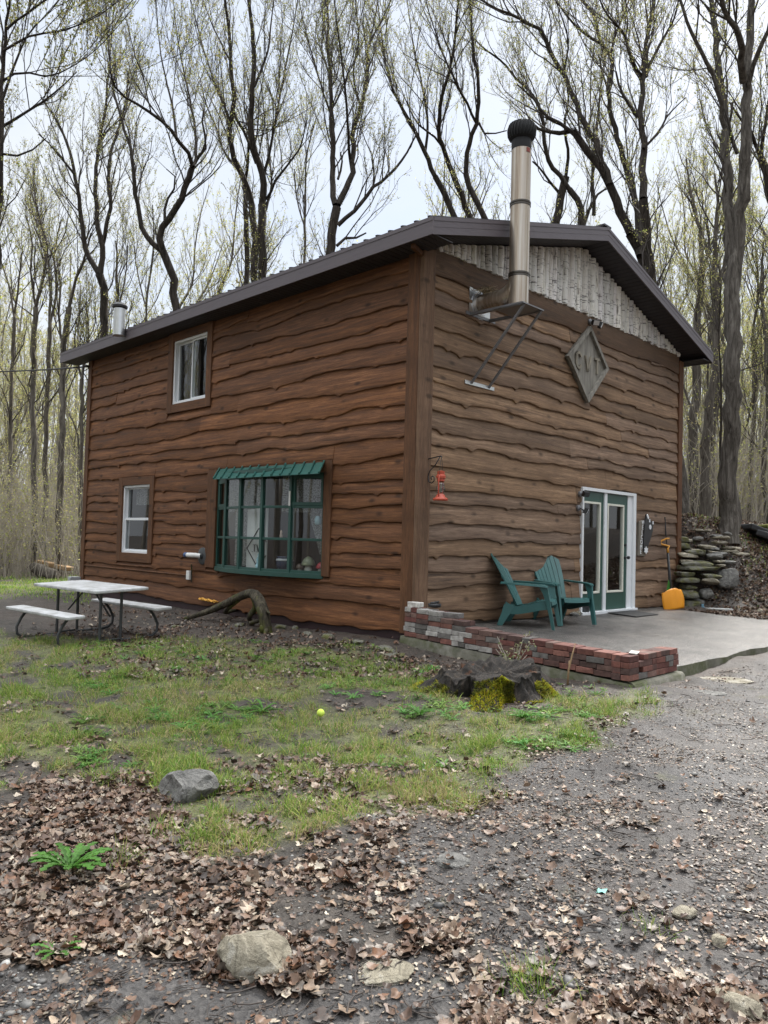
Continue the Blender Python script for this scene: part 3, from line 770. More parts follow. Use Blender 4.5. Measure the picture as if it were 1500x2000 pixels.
p = on_arc(505, 1112, .05); o = thing('glass_bottle', 'pale blue figure-shaped bottle in front of the white cloth sign', 'bottle', (p[0], p[1], BZ0+.004), 0)
mb = MB(); mb.lathe([(.04, 0), (.055, .06), (.035, .12), (.045, .16), (.02, .21), (.022, .25)], (0, 0, 0), 16); mb.build('bottle_body', simple('pale_blue_glass', (.32, .52, .58), .15), o, True)
p = on_arc(549, 1052, .04); o = thing('figurine', 'tiny white and brown figurine on a rail of the bow window', 'ornament', (p[0], p[1], zr_[1]+.02), 0)
mb = MB(); mb.lathe([(.022, 0), (.026, .03), (.014, .06), (.02, .075), (.014, .1), (.002, .115)], (0, 0, 0), 12); mb.build('figurine_body', simple('figurine_paint', (.5, .36, .28), .5), o, True)
p = on_arc(621, 1016, .06); o = thing('hanging_jar', 'small pale blue jar hanging behind the right bow window pane', 'jar', (p[0], p[1], p[2]-.07), 0)
mb = MB(); mb.lathe([(.035, 0), (.05, .02), (.05, .09), (.038, .11), (.038, .13)], (0, 0, 0), 14); mb.build('jar_body', simple('blue_jar', (.30, .46, .52), .2), o, True)
mb = MB(); mb.tube([(-.03, 0, .12), (0, 0, .3), (.03, 0, .12)], .003, 5); mb.build('hanger_wire', M['black'], o)
p = onx(576, 998, -.36); tag_o = MB(); pk = bow(1, .04); tag_o.box((pk[0]-.012, pk[1]-.014, 1.61), (pk[0], pk[1]+.014, 1.83)); wp_ = tag_o.build('thermometer', M['white_pvc'], bay)

# ---- patio door
dr = MB(); frame_rect(dr, FRONT, 4.0, 5.9, 0, 2.12, (.045, .10, .055, .0), -.075, .02, 'lrt'); frame_rect(dr, FRONT, 5.63, 5.80, .0, 2.065, .17, -.045, .03, 'l')
dr.box((4.77, -.055, .03), (4.86, .03, 2.065)); dr.box((3.98, -.12, -.02), (5.92, .02, .03))
door = dr.build('patio_door', M['white'], cabin, bevel=.004)
for a, b, g0, g1 in ((4.045, 4.768, 4.075, 4.665), (4.862, 5.628, 4.905, 5.505)):
    mb = MB(); frame_rect(mb, FRONT, a, b, .035, 2.062, (g0-a, b-g1, 2.062-1.89, .33-.035), -.03, .015)
    leaf = mb.build('door_leaf', M['green_door'], door, bevel=.003)
    mb = MB(); frame_rect(mb, FRONT, g0, g1, .33, 1.89, .035, -.042, .018); mb.build('glazing_bead', M['cream'], leaf, bevel=.003)
    mb = MB(); rect(mb, FRONT, g0+.03, g1-.03, .36, 1.86, -.01); mb.build('pane', M['glass'], leaf)
    if a > 4.5:
        mb = MB(); mb.lathe([(.03, 0), (.03, .008), (.012, .012), (.012, .05), (.028, .055), (.030, .085), (.016, .095)], (5.57, -.03, .945), 14, Matrix.Rotation(rad(90), 4, 'X'))
        mb.tube([(5.57, -.085, .945), (5.47, -.09, .945)], .011, 8); mb.lathe([(.028, 0), (.028, .02), (.012, .024)], (5.57, -.03, 1.17), 14, Matrix.Rotation(rad(90), 4, 'X'))
        mb.build('handle', M['black'], leaf, True, auto=40)

# ---- stove pipe out of the front wall
PX, PY = 1.15, -.70; PR = .135
mb = MB()
pts = [(PX, .05, 4.50), (PX, -.40, 4.50)]+[(PX, PY+.30*math.cos(a), 4.80-.30*math.sin(a)) for a in [rad(90-d) for d in (0, 0)][:0]]
mb.tube([(PX, .05, 4.50), (PX, -.36, 4.50)], PR*.98, 20)
mb.tube([(PX, -.34, 4.50), (PX, -.45, 4.505), (PX, -.56, 4.535), (PX, -.65, 4.60), (PX, -.69, 4.69), (PX, PY, 4.78)], PR*1.0, 20)
mb.tube([(PX, PY, 4.33), (PX, PY, 4.76)], PR*1.02, 24)
mb.tube([(PX, PY, 4.76), (PX, PY, 5.74)], PR, 24); mb.tube([(PX, PY, 5.74), (PX, PY, 6.62)], PR*.985, 24)
pipe = mb.build('stove_pipe', M['pipe'], cabin, True, auto=35)
M['clamp'] = simple('dark_band', (.10, .09, .08), .35, .8)
for z in (4.765, 5.74):
    mb = MB()
    mb.lathe([(PR*1.0, -.03), (PR*1.06, -.025), (PR*1.06, -.008), (PR*1.02, 0), (PR*1.07, .01), (PR*1.07, .03), (PR, .035)], (PX, PY, z), 24)
    mb.build('clamp_band', M['clamp'], pipe, True, auto=30)
mb = MB()
for z, a in ((6.43, -2.0), (5.32, -1.1), (4.66, -1.2)):
    # red paper labels on the pipe
    P_ = [[(PX+(PR+.002)*math.cos(a+j*.12), PY+(PR+.002)*math.sin(a+j*.12), z+dz) for j in range(5)] for dz in (0, .06)]
    mb.grid(P_)
mb.build('pipe_label', simple('red_label', (.22, .035, .02), .5), pipe)
mb = MB(); mb.lathe([(PR*1.0, -.14), (PR*1.02, -.02), (PR*.95, .0), (PR*1.18, .02), (PR*1.34, .07), (PR*1.38, .14), (PR*1.26, .20), (PR*.8, .235), (.02, .245)], (PX, PY, 6.64), 28)
for k in range(26):
    a = k*2*math.pi/26; pts = [(PX+PR*f*math.cos(a+o_), PY+PR*f*math.sin(a+o_), 6.64+z) for f, z, o_ in ((1.2, .02, 0), (1.38, .07, .08), (1.42, .14, .16), (1.28, .205, .24), (.8, .243, .3))]
    mb.tube(pts, .009, 4)
mb.build('turbine_cap', simple('sooty_cap', (.008, .008, .009), .8), pipe, True, auto=40)
mb = MB(); mb.box((.91, -.050, 4.29), (1.385, -.044, 4.73)); mb.lathe([(PR*1.35, 0), (PR*1.3, .02), (PR*1.05, .03)], (PX, -.05, 4.50), 24, Matrix.Rotation(rad(90), 4, 'X')); mb.build('wall_plate', M['chrome'], pipe)
mb = MB(); mb.box((.83, -.062, 4.30), (1.50, -.050, 4.345)); mb.bar((.93, -.05, 4.315), (.93, -.93, 4.30), .035, .04); mb.bar((1.37, -.05, 4.315), (1.37, -.93, 4.30), .035, .04)
mb.box((.90, -.95, 4.295), (1.40, -.47, 4.312)); mb.build('support_shelf', M['grey_steel'], pipe)
mb = MB(); mb.box((.84, -.062, 3.33), (1.51, -.046, 3.38)); mb.build('strut_plate', M['chrome'], pipe)
for x in (.98, 1.38): 
    mb = MB(); mb.bar((x, -.055, 3.35), (x-.02, -.93, 4.29), .038, .022); mb.build('strut', M['grey_steel'], pipe)
# bird's nest on the pipe
o = MB(); 
for i in range(150):
    a = rnd.uniform(0, 6.28); r = abs(rnd.gauss(.0, .09)); c0 = Vector((PX-.02+r*math.cos(a), -.19+.8*r*math.sin(a), 4.63+rnd.uniform(-.01, .085)-r*.25))
    d = Vector((rnd.uniform(-1, 1), rnd.uniform(-1, 1), rnd.uniform(-.5, .5))).normalized()*rnd.uniform(.04, .10); g = rnd.uniform(.6, 1.3); o.cur = (g, g, g)
    o.tube([c0-d, c0+d*.1+Vector((0, 0, .01)), c0+d], .0035, 4)
tag(o.build('bird_nest', simple('straw', (.30, .235, .15), .9, tint=True), loc=(PX-.02, -.19, 4.63), world=True), 'straw bird nest tucked on the stove pipe against the wall', 'nest')

# ---- conduit, outlet, dryer hood fixture (fixed to the side wall)
mb = MB(); mb.tube([(-.05, L-.05, .42), (-.05, 5.45, .415)], .013, 8); mb.tube([(-.05, L+.02, .42), (-.05, L+.02, .05)], .02, 8); mb.build('conduit', M['trim'], cabin)
mb = MB(); mb.box((-.09, 5.36, .34), (-.045, 5.46, .50)); ob = mb.build('outlet_box', M['white_pvc'], cabin, bevel=.006)
mb = MB(); mb.tube([(-.07, 5.30, .30), (-.08, 5.29, .50), (-.10, 5.27, .62)], .012, 6); mb.build('outlet_lever', M['driftwood'], cabin)
fp = onx(396, 1086, -.05)
mb = MB(); mb.lathe([(.15, 0), (.15, .02), (.12, .035), (.05, .04), (.05, .07)], (fp[0]+.01, fp[1], fp[2]), 22, Matrix.Rotation(rad(-90), 4, 'Y')); vf = mb.build('vent_flange', M['dark_grey'], cabin, True, auto=40)
mb = MB(); mb.tube([(fp[0]-.05, fp[1], fp[2]), (fp[0]-.10, fp[1]+.05, fp[2]+.01), (fp[0]-.14, fp[1]+.28, fp[2]+.01)], .043, 14); mb.build('vent_pipe', M['white_pvc'], vf, True, auto=50)
mb = MB(); mb.tube([(fp[0]-.139, fp[1]+.27, fp[2]+.01), (fp[0]-.145, fp[1]+.34, fp[2]+.01)], .046, 14); mb.build('pipe_end', M['blue_cap'], vf)
gp = onx(160, 1118, -.12)
mb = MB(); mb.box((-.30, L-.02, .0), (-.07, L+.12, .16)); mb.tube([(-.18, L+.05, .0), (-.18, L+.05, -.28)], .02, 8); mb.tube([(-.10, L+.05, .1), (-.02, L+.04, .1)], .02, 8)
tag(mb.build('gas_meter', simple('meter_grey', (.36, .38, .40), .5), cabin, bevel=.02), None)

# ---- lights fixed to the front wall
def flood(base, heads, label):
    o = thing('flood_light', label, 'light', base, 0, 'flood lights on the gable front')
    mb = MB(); mb.lathe([(.05, 0), (.05, .03), (.03, .045)], (0, 0, 0), 16, Matrix.Rotation(rad(90), 4, 'X')); mb.build('base_plate', M['grey_steel'], o, True, auto=40)
    for (dx, dz, ry, col) in heads:
        mb = MB(); mb.tube([(0, -.03, 0), (dx*.5, -.08, dz*.5), (dx, -.10, dz)], .012, 7)
        Mx = Matrix.Translation((dx, -.13, dz)) @ Matrix.Rotation(rad(ry), 4, 'Z') @ Matrix.Rotation(rad(25), 4, 'X')
        mb.box((-.06, -.03, -.045), (.06, .03, .045), Mx); h = mb.build('lamp_head', M['black'], o, bevel=.006)
        mb = MB(); mb.box((-.052, -.036, -.038), (.052, -.03, .038), Mx); mb.build('lens', M[col], h)
flood((4.13, -.06, 4.925), [(.13, -.05, 30, 'white'), (-.02, -.04, -30, 'chrome')], 'small twin flood light mounted above the diamond sign')
flood((3.93, -.05, 1.99), [(-.02, .0, -20, 'dark_grey')], 'dark flood light by the top left corner of the door frame')
flood((3.88, -.05, 1.76), [(.03, -.05, 35, 'white')], 'flood light with a white lens lower beside the door frame')

# ---- diamond sign
ds = thing('diamond_sign', 'weathered grey diamond board with raised letters CVT on the gable front', 'sign', (4.06, -.06, 4.19), 0, None, True)
D_ = [(4.085, 4.835), (3.405, 4.20), (4.055, 3.53), (4.712, 4.213)]
tf = lambda u, v, t: (u, t, v)
mb = MB(); mb.prism(D_, tf, -.075, -.045); mb.build('board', M['grey_wood'], ds)
mb = MB(); cx_, cz_ = 4.06, 4.19
inn = [(cx_+(u-cx_)*.87, cz_+(v-cz_)*.87) for u, v in D_]
for i in range(4):
    j = (i+1) % 4; g = .95 if i in (0, 3) else 1.1; mb.cur = (g, g, g)
    mb.prism([D_[i], D_[j], inn[j], inn[i]], tf, -.125-.001*i, -.046)
mb.build('frame', M['grey_wood'], ds)
mb = MB(); mb.cur = (1.15, 1.1, 1.0); hh = .125
def lstroke(pts, w=.05):
    for i, ((a, b), (c, d)) in enumerate(zip(pts, pts[1:])): mb.bar((a, -.088-.0008*i, b), (c, -.088-.0008*i, d), w, .032, (0, -1, 0))
c0 = 3.76; z_ = 4.195
lstroke([(c0+.07, z_+.07), (c0+.03, z_+hh), (c0-.04, z_+hh), (c0-.075, z_+.07), (c0-.075, z_-.07), (c0-.04, z_-hh), (c0+.03, z_-hh), (c0+.07, z_-.07)], .04)
c0 = 4.06; lstroke([(c0-.085, z_+hh), (c0, z_-hh)], .042); lstroke([(c0+.006, z_-hh+.004), (c0+.085, z_+hh)], .042)
c0 = 4.36; lstroke([(c0-.085, z_+hh), (c0+.085, z_+hh)], .042); lstroke([(c0, z_+hh-.02), (c0, z_-hh)], .046)
mb.build('lettering', M['grey_wood'], ds)

# ---- welcome plank with a black silhouette
ws = thing('welcome_sign', 'vertical weathered plank lettered WELCOME with a black cutout shape, right of the door', 'sign', (6.25, -.06, 1.3), 0, None, True)
wp = lambda px, py, e=-.06: (lambda q: (q[0], q[2]))(ony(px, py, e))
pk = [wp(1246.5, 1018), wp(1254, 1016), wp(1258, 1086), wp(1243, 1085)]
mb = MB(); mb.cur = (.8, .75, .7); mb.prism(pk, tf, -.085, -.045); mb.build('plank', M['grey_wood'], ws, bevel=.004)
bk = [wp(1257.5, 1004.5), wp(1260, 1006), wp(1262, 1014), wp(1264.5, 1015.5), wp(1267, 1017.5), wp(1270, 1020), wp(1271, 1024), wp(1270, 1037), wp(1266, 1052), wp(1261, 1066), wp(1258, 1074), wp(1252.5, 1077), wp(1252.5, 1050), wp(1255, 1020)]
mb = MB(); mb.prism(bk, tf, -.112, -.090); mb.build('cutout', M['black'], ws)
mb = MB(); mb.bar((wp(1258.2, 1005.5)[0], -.116, wp(1258.2, 1005.5)[1]), (wp(1261, 1013)[0], -.116, wp(1261, 1013)[1]), .05, .012, (0, -1, 0))
q = wp(1264.5, 1029.5); mb.lathe([(.045, 0), (.045, .006), (.022, .006)], (q[0], -.113, q[1]), 14, Matrix.Rotation(rad(90), 4, 'X'))
q = wp(1256.5, 1074.5); mb.prism([(q[0]+.09*math.cos(a)*(1 if k % 2 else .6), q[1]+.075*math.sin(a)*(1 if k % 2 else .6)) for k, a in enumerate([i*6.283/12 for i in range(12)])], tf, -.118, -.113)
for qx, qy in ((1263.5, 1017), (1270, 1021)):
    q = wp(qx, qy); mb.box((q[0]-.02, -.118, q[1]-.03), (q[0]+.02, -.113, q[1]+.03))
mb.build('white_paint', M['white'], ws)
mbx = None
for i, ch in enumerate('WELCOME'):
    cu = bpy.data.curves.new('letter', 'FONT'); cu.body = ch; cu.size = .115; cu.align_x = 'CENTER'; cu.align_y = 'CENTER'; cu.extrude = .004
    ob = bpy.data.objects.new('letter', cu); COL.objects.link(ob); bpy.context.view_layer.update()
    me = bpy.data.meshes.new_from_object(ob.evaluated_get(bpy.context.evaluated_depsgraph_get())); bpy.data.objects.remove(ob)
    if mbx is None: mbx = MB()
    f = i/6; q = wp(1253.2-4.6*f, 1021+57*f)
    mbx.add([(v.co.x+q[0], -.088-v.co.z, v.co.y+q[1]) for v in me.vertices], [tuple(p.vertices) for p in me.polygons])
mbx.build('lettering', M['white'], ws)

# ---- lantern and its hook
hk = thing('lantern_bracket', 'black scrolled iron bracket on the corner post holding the red lantern', 'bracket', (.107, -.062, 2.0), 0, None, True)
mb = MB(); mb.box((.095, -.072, 1.85), (.119, -.062, 2.30)); mb.build('back_plate', M['black'], hk)
mb = MB(); mb.tube([(.107, -.068, 2.21), (.107, -.29, 2.235), (.107, -.305, 2.22)], .008, 6); mb.build('arm', M['black'], hk)
mb = MB(); mb.tube([(.107, -.27, 2.225), (.107, -.20, 2.13), (.107, -.10, 2.05), (.107, -.075, 1.98), (.107, -.09, 1.91), (.107, -.14, 1.89), (.107, -.18, 1.92), (.107, -.18, 1.965), (.107, -.15, 1.985), (.107, -.125, 1.96), (.107, -.14, 1.935)], .007, 6); mb.build('scroll', M['black'], hk, True)
ln = thing('lantern', 'red kerosene lantern hanging from the iron bracket at the cabin corner', 'lantern', (.107, -.295, 1.66), rad(20))
mb = MB(); mb.lathe([(.02, 0), (.095, .002), (.098, .02), (.09, .03), (.06, .05), (.05, .075), (.035, .09)], (0, 0, 0), 20); mb.build('fuel_tank', M['red'], ln, True, auto=40)
mb = MB(); mb.lathe([(.035, .09), (.055, .13), (.06, .165), (.045, .21), (.036, .245)], (0, 0, 0), 18); mb.build('globe', M['glass'], ln, True)
mb = MB(); mb.lathe([(.036, .243), (.05, .25), (.05, .285), (.062, .29), (.062, .32), (.048, .335), (.05, .375), (.02, .385)], (0, 0, 0), 18); mb.build('chimney_top', M['red'], ln, True, auto=40)
for s in (-1, 1):
    mb = MB(); mb.tube([(s*.05, 0, .04), (s*.078, 0, .08), (s*.078, 0, .25), (s*.062, 0, .31), (s*.045, 0, .33)], .009, 7); mb.build('side_tube', M['red'], ln, True)
mb = MB(); mb.tube([(-.06, 0, .33), (-.03, 0, .50), (0, 0, .56), (.03, 0, .50), (.06, 0, .33)], .003, 5); mb.build('bail', M['black'], ln)
mb = MB(); mb.tube([(-.078, 0, .14), (0, -.064, .15), (.078, 0, .14)], .003, 5); mb.tube([(-.078, 0, .2), (0, -.056, .2), (.078, 0, .2)], .003, 5); mb.build('globe_guard', M['black'], ln)

# ---- patio slab
mb = MB()
ys = np.linspace(0, -3.05, 32); xs = np.linspace(-.02, 7.0, 240)
P_ = [[(x+(0 if i < 239 else .25*math.sin(y*2.3)), y if j < 31 else y+.10*(float(fbm(x*2.2, 3.3, 4))-.5), patio_z(y)+.006*math.sin(x*1.3+y)+.004*math.sin(x*3.7-y*2.9)-(.02 if j == 31 else 0)) for j, y in enumerate(ys)] for i, x in enumerate(xs)]
mb.grid(P_)
mb.mi = 1
e = [r[-1] for r in P_]; e2 = [(x, y-.02+.12*(float(fbm(x*3.1, 8.3, 4))-.5), z-.28) for x, y, z in e]; mb.grid([e, e2])
e = list(P_[-1]); e2 = [(x, y, z-.4) for x, y, z in e]; mb.grid([e, e2])
e = list(P_[0]); e2 = [(x-.03, y, z-.4) for x, y, z in e]; mb.grid([e2, e])
tag(mb.build('patio', [M['slab'], M['concrete']], None, True, auto=40), 'wet exposed-aggregate patio slab in front of the cabin', 'patio', None, 'structure')
# footing under the brick wall
mb = MB(); P_ = []
for i in range(40):
    y = .05-3.17*i/39; z = -.075-.049*max(0, -y); w = .012*math.sin(y*9)
    P_.append([(-.225+w, y, z-.34), (-.222+w*.6, y, z-.05), (-.205, y, z), (.03, y, z)])
mb.grid(P_); mb.add([P_[-1][k] for k in range(4)]+[(.03, P_[-1][0][1], -.7)], [(0, 1, 2, 3, 4)])
P_ = [[(-.2+1.16*i/12, -3.17+.012*math.sin(i), -.6), (-.2+1.16*i/12, -3.13, -.24), (-.2+1.16*i/12, -3.1, -.215), (-.2+1.16*i/12, -2.9, -.215)] for i in range(13)]; mb.grid(P_)
tag(mb.build('footing', M['concrete'], None, True, auto=50), 'mossy concrete footing under the low brick wall', 'footing')

# ---- low dry brick wall
mb = MB(); BL, BW, BH = .2, .095, .060
RED = [(.175, .068, .052), (.215, .090, .070), (.15, .055, .045), (.13, .068, .057), (.235, .105, .080), (.105, .060, .051), (.20, .118, .096)]
def brickcol(pw, pg=.1):
    r = rnd.random()
    if r < pw: g = rnd.uniform(.30, .48); return (g, g*.96, g*.90)
    if r < pw+pg: g = rnd.uniform(.12, .2); return (g, g*.93, g*.86)
    c = rnd.choice(RED); g = rnd.uniform(.75, 1.2); return tuple(x*g for x in c)
def brick(cx, cy, cz, l, w, h, rz):
    Mx = Matrix.Translation((cx, cy, cz)) @ Matrix.Rotation(rz+rad(rnd.uniform(-1.3, 1.3)), 4, 'Z') @ Matrix.Rotation(rad(rnd.uniform(-.6, .6)), 4, 'X')
    mb.box((-l/2, -w/2, 0), (l/2, w/2, h), Mx, .0025)
def courses(s): return 6 if s < .52 else (5 if s < 1.0 else 4)
for c in range(6):
    s = .02-(.10 if c % 2 else 0)
    while s < 2.96:
        l = rnd.choice([BL, BL, BL, .1, BL*.9]); e = min(s+l, 2.98); a = max(s, .0)
        if e-a > .05 and c < courses((a+e)/2):
            z0 = -.068-.0445*(a+e)/2+c*(BH+.002); pw = .75 if (a < .9 and 1 <= c <= 2) or (a < .3 and c == 5) else (.2 if c == 0 and a < 1.5 else .03)
            top = c == courses((a+e)/2)-1
            if top and a > 1.0:
                # header course across the wall
                mb.cur = brickcol(.0, .04); brick(-.11, -(a+e)/2, z0, e-a-.004, .205, BH, rad(90))
            else:
                for x in (-.165, -.06):
                    mb.cur = brickcol(pw, .14); brick(x+rnd.uniform(-.004, .004), -(a+e)/2, z0, e-a-.004, BW, BH-.002, rad(90))
        s += l
for c in range(4):
    s = -.0+(.1 if c % 2 else .0); x0 = -.005
    while s < .93:
        l = rnd.choice([BL, BL, .1]); e = min(s+l, .93)
        if e-s > .04:
            for y in (-3.03, -2.93):
                if s < .03 and y > -3: pass
                mb.cur = brickcol(.0, .10); brick(x0+(s+e)/2, y+rnd.uniform(-.004, .004), -.2025+c*(BH+.002), e-s-.004, BW, BH-.002, 0)
        s += l
# corner block to close the two legs
for c in range(4):
    for y in (-3.03, -2.93):
        mb.cur = brickcol(.0, .05); brick(-.11, y, -.2025+c*(BH+.002), .205, BW, BH-.002, 0)
tag(mb.build('brick_wall', M['brick'], None, bevel=.004), 'low stepped wall of dry red and whitewashed bricks edging the patio', 'wall')
def loose(name, c, sz, rz, col, label, cat, tilt=0):
    global mb
    mb = MB(); mb.cur = col; Mx = Matrix.Rotation(rz, 4, 'Z') @ Matrix.Rotation(tilt, 4, 'X'); mb.box((-sz[0]/2, -sz[1]/2, 0), (sz[0]/2, sz[1]/2, sz[2]), Mx, .003)
    return tag(mb.build(name, M['brick'], None, bevel=.006, loc=c), label, cat)
loose('loose_brick', (-.13, -.13, .298), (.2, .1, .062), rad(88), (.62, .60, .56), 'single white brick lying on top of the brick wall at the cabin corner', 'brick')
loose('paver_block', (-.07, -.62, .205), (.36, .14, .065), rad(-78), (.20, .19, .18), 'long grey block lying along the step of the brick wall', 'block')
loose('paper_scrap', (.06, -2.99, .052), (.22, .08, .006), rad(20), (.72, .71, .66), 'white scrap lying on the corner of the brick wall', 'scrap', rad(2))
o = MB(); o.lathe([(.05, 0), (.08, .01), (.085, .05), (.07, .05), (.06, .02)], (0, 0, 0), 16); o.tube([(-.05, .02, .055), (.06, -.02, .07)], .014, 7)
tag(o.build('ash_dish', M['black'], None, True, loc=(-.03, -.36, .305)), 'small black dish beside the white brick on the wall', 'dish')

# ------------------------------------------------------------------ green resin chairs
def make_chair(label, loc, rz):
    t = thing('adirondack_chair', label, 'chair', loc, rz, 'green plastic chairs on the patio'); t.scale = (.92, .93, 1.06)
    c = M['chair']
    def panel(mb, P, th):
        P = [[Vector(p) for p in r] for r in P]; mb.grid(P)
        n = (P[1][0]-P[0][0]).cross(P[0][1]-P[0][0]).normalized()*th
        Q = [[p+n for p in r] for r in P]; mb.grid([list(reversed(r)) for r in Q])
        e = P[0]+[r[-1] for r in P[1:]]+P[-1][::-1][1:]+[r[0] for r in P[::-1][1:]]; f = Q[0]+[r[-1] for r in Q[1:]]+Q[-1][::-1][1:]+[r[0] for r in Q[::-1][1:]]
        b = len(mb.v); mb.add(e+f, [(i, i+1, len(e)+i+1, len(e)+i) for i in range(len(e)-1)])
    # seat: slats running across, curved down to the back
    mb = MB(); sp = [(.47, .315), (.455, .36), (.40, .375), (.30, .362), (.18, .335), (.06, .30), (-.04, .265), (-.13, .255)]
    panel(mb, [[(x, y, z-.012*math.cos(x*5)) for x in np.linspace(-.245, .245, 7)] for y, z in sp], -.014)
    for y, z in ((.33, .368), (.25, .352), (.17, .334), (.09, .310)): mb.box((-.235, y-.004, z-.001), (.235, y+.004, z+.003))
    mb.build('seat', c, t, True, auto=40)
    # back: seven tapering slats with a rounded crest
    mb = MB(); n = 7
    def bp(u, f):      # u -1..1 across, f 0..1 up
        w = .20+.095*math.sin(f*1.75); crest = .92-.13*u*u*(f**3)
        ff = f*crest/.92
        y = -.11-.36*ff-.05*ff*ff+.045*u*u; z = .27+.70*ff
        return (u*w, y, z)
    for i in range(n):
        a = -1+2*i/n+.018; b = -1+2*(i+1)/n-.018
        panel(mb, [[bp(a+(b-a)*k/2, .14+.86*j/12) for k in range(3)] for j in range(13)], .016)
    panel(mb, [[bp(-1+2*k/12, .0+.16*j/3) for k in range(13)] for j in range(4)], .017)
    panel(mb, [[(bp(-1+2*k/12, .52+.06*j)[0], bp(-1+2*k/12, .52+.06*j)[1]-.014, bp(-1+2*k/12, .52+.06*j)[2]) for k in range(13)] for j in range(2)], .014)
    mb.build('backrest', c, t, True, auto=40)
    for s in (-1, 1):
        mb = MB(); P_ = []
        for y, w0, w1, z in ((-.30, .255, .30, .585), (-.22, .262, .335, .588), (0, .28, .37, .583), (.25, .285, .375, .575), (.38, .285, .375, .567), (.42, .295, .365, .555)):
            P_.append([(s*w0, y, z), (s*(w0+w1)/2, y, z+.006), (s*w1, y, z-.003)])
        panel(mb, P_, .022*s); mb.build('armrest', c, t, True, auto=40)
        mb = MB(); P_ = []
        for z, y0, y1, x in ((.555, .27, .415, .335), (.46, .335, .43, .33), (.36, .375, .452, .32), (.18, .43, .495, .325), (.0, .475, .53, .33)):
            P_.append([(s*(x-.035), y0, z), (s*(x-.012), y1, z), (s*(x+.02), y1-.005, z), (s*(x+.012), y0+.01, z), (s*(x-.035), y0, z)])
        mb.grid(P_); mb.build('front_leg', c, t, True, auto=50)
        mb = MB(); P_ = []
        for y, zt, zb in ((.46, .36, .26), (.30, .355, .24), (.10, .30, .195), (-.05, .275, .17), (-.16, .30, .17), (-.22, .33, .20)):
            P_.append([(s*.255, y, zb), (s*.285, y, zb), (s*.285, y, zt), (s*.255, y, zt), (s*.255, y, zb)])
        mb.grid(P_); mb.build('side_rail', c, t, True, auto=40)
        mb = MB(); P_ = []
        for z, y0, y1, x in ((.30, -.24, -.08, .27), (.2, -.27, -.13, .275), (.1, -.31, -.20, .285), (.0, -.345, -.27, .29)):
            P_.append([(s*(x-.02), y0, z), (s*(x-.02), y1, z), (s*(x+.015), y1, z), (s*(x+.015), y0, z), (s*(x-.02), y0, z)])
        mb.grid(P_); mb.build('rear_leg', c, t, True, auto=50)
    return t
def on_patio(px, py):
    d = ray(px, py); t = (0-CAM[2])/d[2]
    for _ in range(6):
        p = CAM+d*t; t = (patio_z(p[1])-CAM[2])/d[2]
    return CAM+d*t
def face(ax, ay): return math.atan2(-ax, ay)      # rotation that turns local +y to (ax, ay)
fa = on_patio(1066, 1230); ra = on_patio(975, 1216)
ca_ = (fa+ra)/2; dA = (fa-ra)
dx = Vector((.40, -.917, 0)).normalized(); aA = face(dx.x, dx.y); sx_ = Vector((-dx.y, dx.x, 0))
# the near front foot stands at fa
cA = Vector((fa[0]-.06, fa[1]-.16, 0))-dx*.47+sx_*.29
make_chair('green plastic chair nearer the brick wall, seen from its side', (cA.x, cA.y, patio_z(cA.y)-.004), aA)
fb = on_patio(1103, 1222); fb2 = on_patio(1163, 1222); mbp = (fb+fb2)/2; dB = Vector((-.36, -.93, 0)).normalized()
cB = Vector((mbp[0]-.10, mbp[1]-.02, 0))-dB*.46
make_chair('green plastic chair nearer the door, its fanned back turned to the siding', (cB.x, cB.y, patio_z(cB.y)-.004), face(dB.x, dB.y))

p = on_patio(1140, 1199); o = thing('bucket', 'small dark bucket beneath the chair nearer the door', 'bucket', p)
mb = MB(); mb.lathe([(.085, 0), (.105, .17), (.11, .175), (.1, .178), (.085, .05)], (0, 0, 0), 20); mb.build('bucket_body', M['dark_grey'], o, True, auto=40)
mb = MB(); mb.tube([(.10, 0, .16), (.07, .05, .19), (0, .11, .20), (-.07, .05, .19), (-.10, 0, .16)], .003, 5); mb.build('handle', M['black'], o)
p = on_patio(1232, 1194.5); mb = MB(); mb.box((-.42, -.26, 0), (.42, .26, .014)); 
tag(mb.build('doormat', M['rubber'], None, bevel=.004, loc=(5.15, -.42, patio_z(-.42)+.006)), 'thin black rubber mat lying before the patio door', 'mat').rotation_euler = (rad(2.7), 0, 0)

# ------------------------------------------------------------------ shovel and rake leaning on the front wall
def lean(name, label, cat, foot, top):
    t = thing(name, label, cat, tuple(foot), 0, None, True); return t
bt_ = on_patio(1315, 1191); tp_ = ony(1304, 1068, -.16)
sh = lean('snow_shovel', 'yellow bladed snow shovel with a yellow grip leaning at the corner of the front wall', 'shovel', bt_, tp_)
a = Vector(bt_)+Vector((0, 0, .0)); b = Vector(tp_); ax = (b-a).normalized(); a2 = a+ax*.36
sdv = Vector((1, -.55, 0)); sdv = (sdv-ax*sdv.dot(ax)).normalized(); nn = ax.cross(sdv).normalized(); nn = nn if nn.y < 0 else -nn
mb = MB(); mb.tube([a+ax*.34-nn*.01, b-ax*.03], .016, 10); mb.build('shaft', M['dark_grey'], sh, True)
mb = MB(); P_ = []
for j in range(11):
    f = j/10; row = []
    for i in range(13):
        u = -1+2*i/12; w = .225+.03*math.sin(f*3.1)-.02*f
        hh = .39*f if f < .85 else .39*f-.07*(u*u)*((f-.85)/.15)**2
        bow_ = -.05*math.sin(f*1.7)+.045*u*u+(.02*math.exp(-(u/.12)**2)*f)
        row.append(a+sdv*(u*w-.07*(f-.3))+ax*(hh+.05*u)-nn*(bow_-.05))
    P_.append(row)
mb.grid(P_); o = mb.build('blade', M['yellow'], sh, True); sm = o.modifiers.new('t', 'SOLIDIFY'); sm.thickness = .006
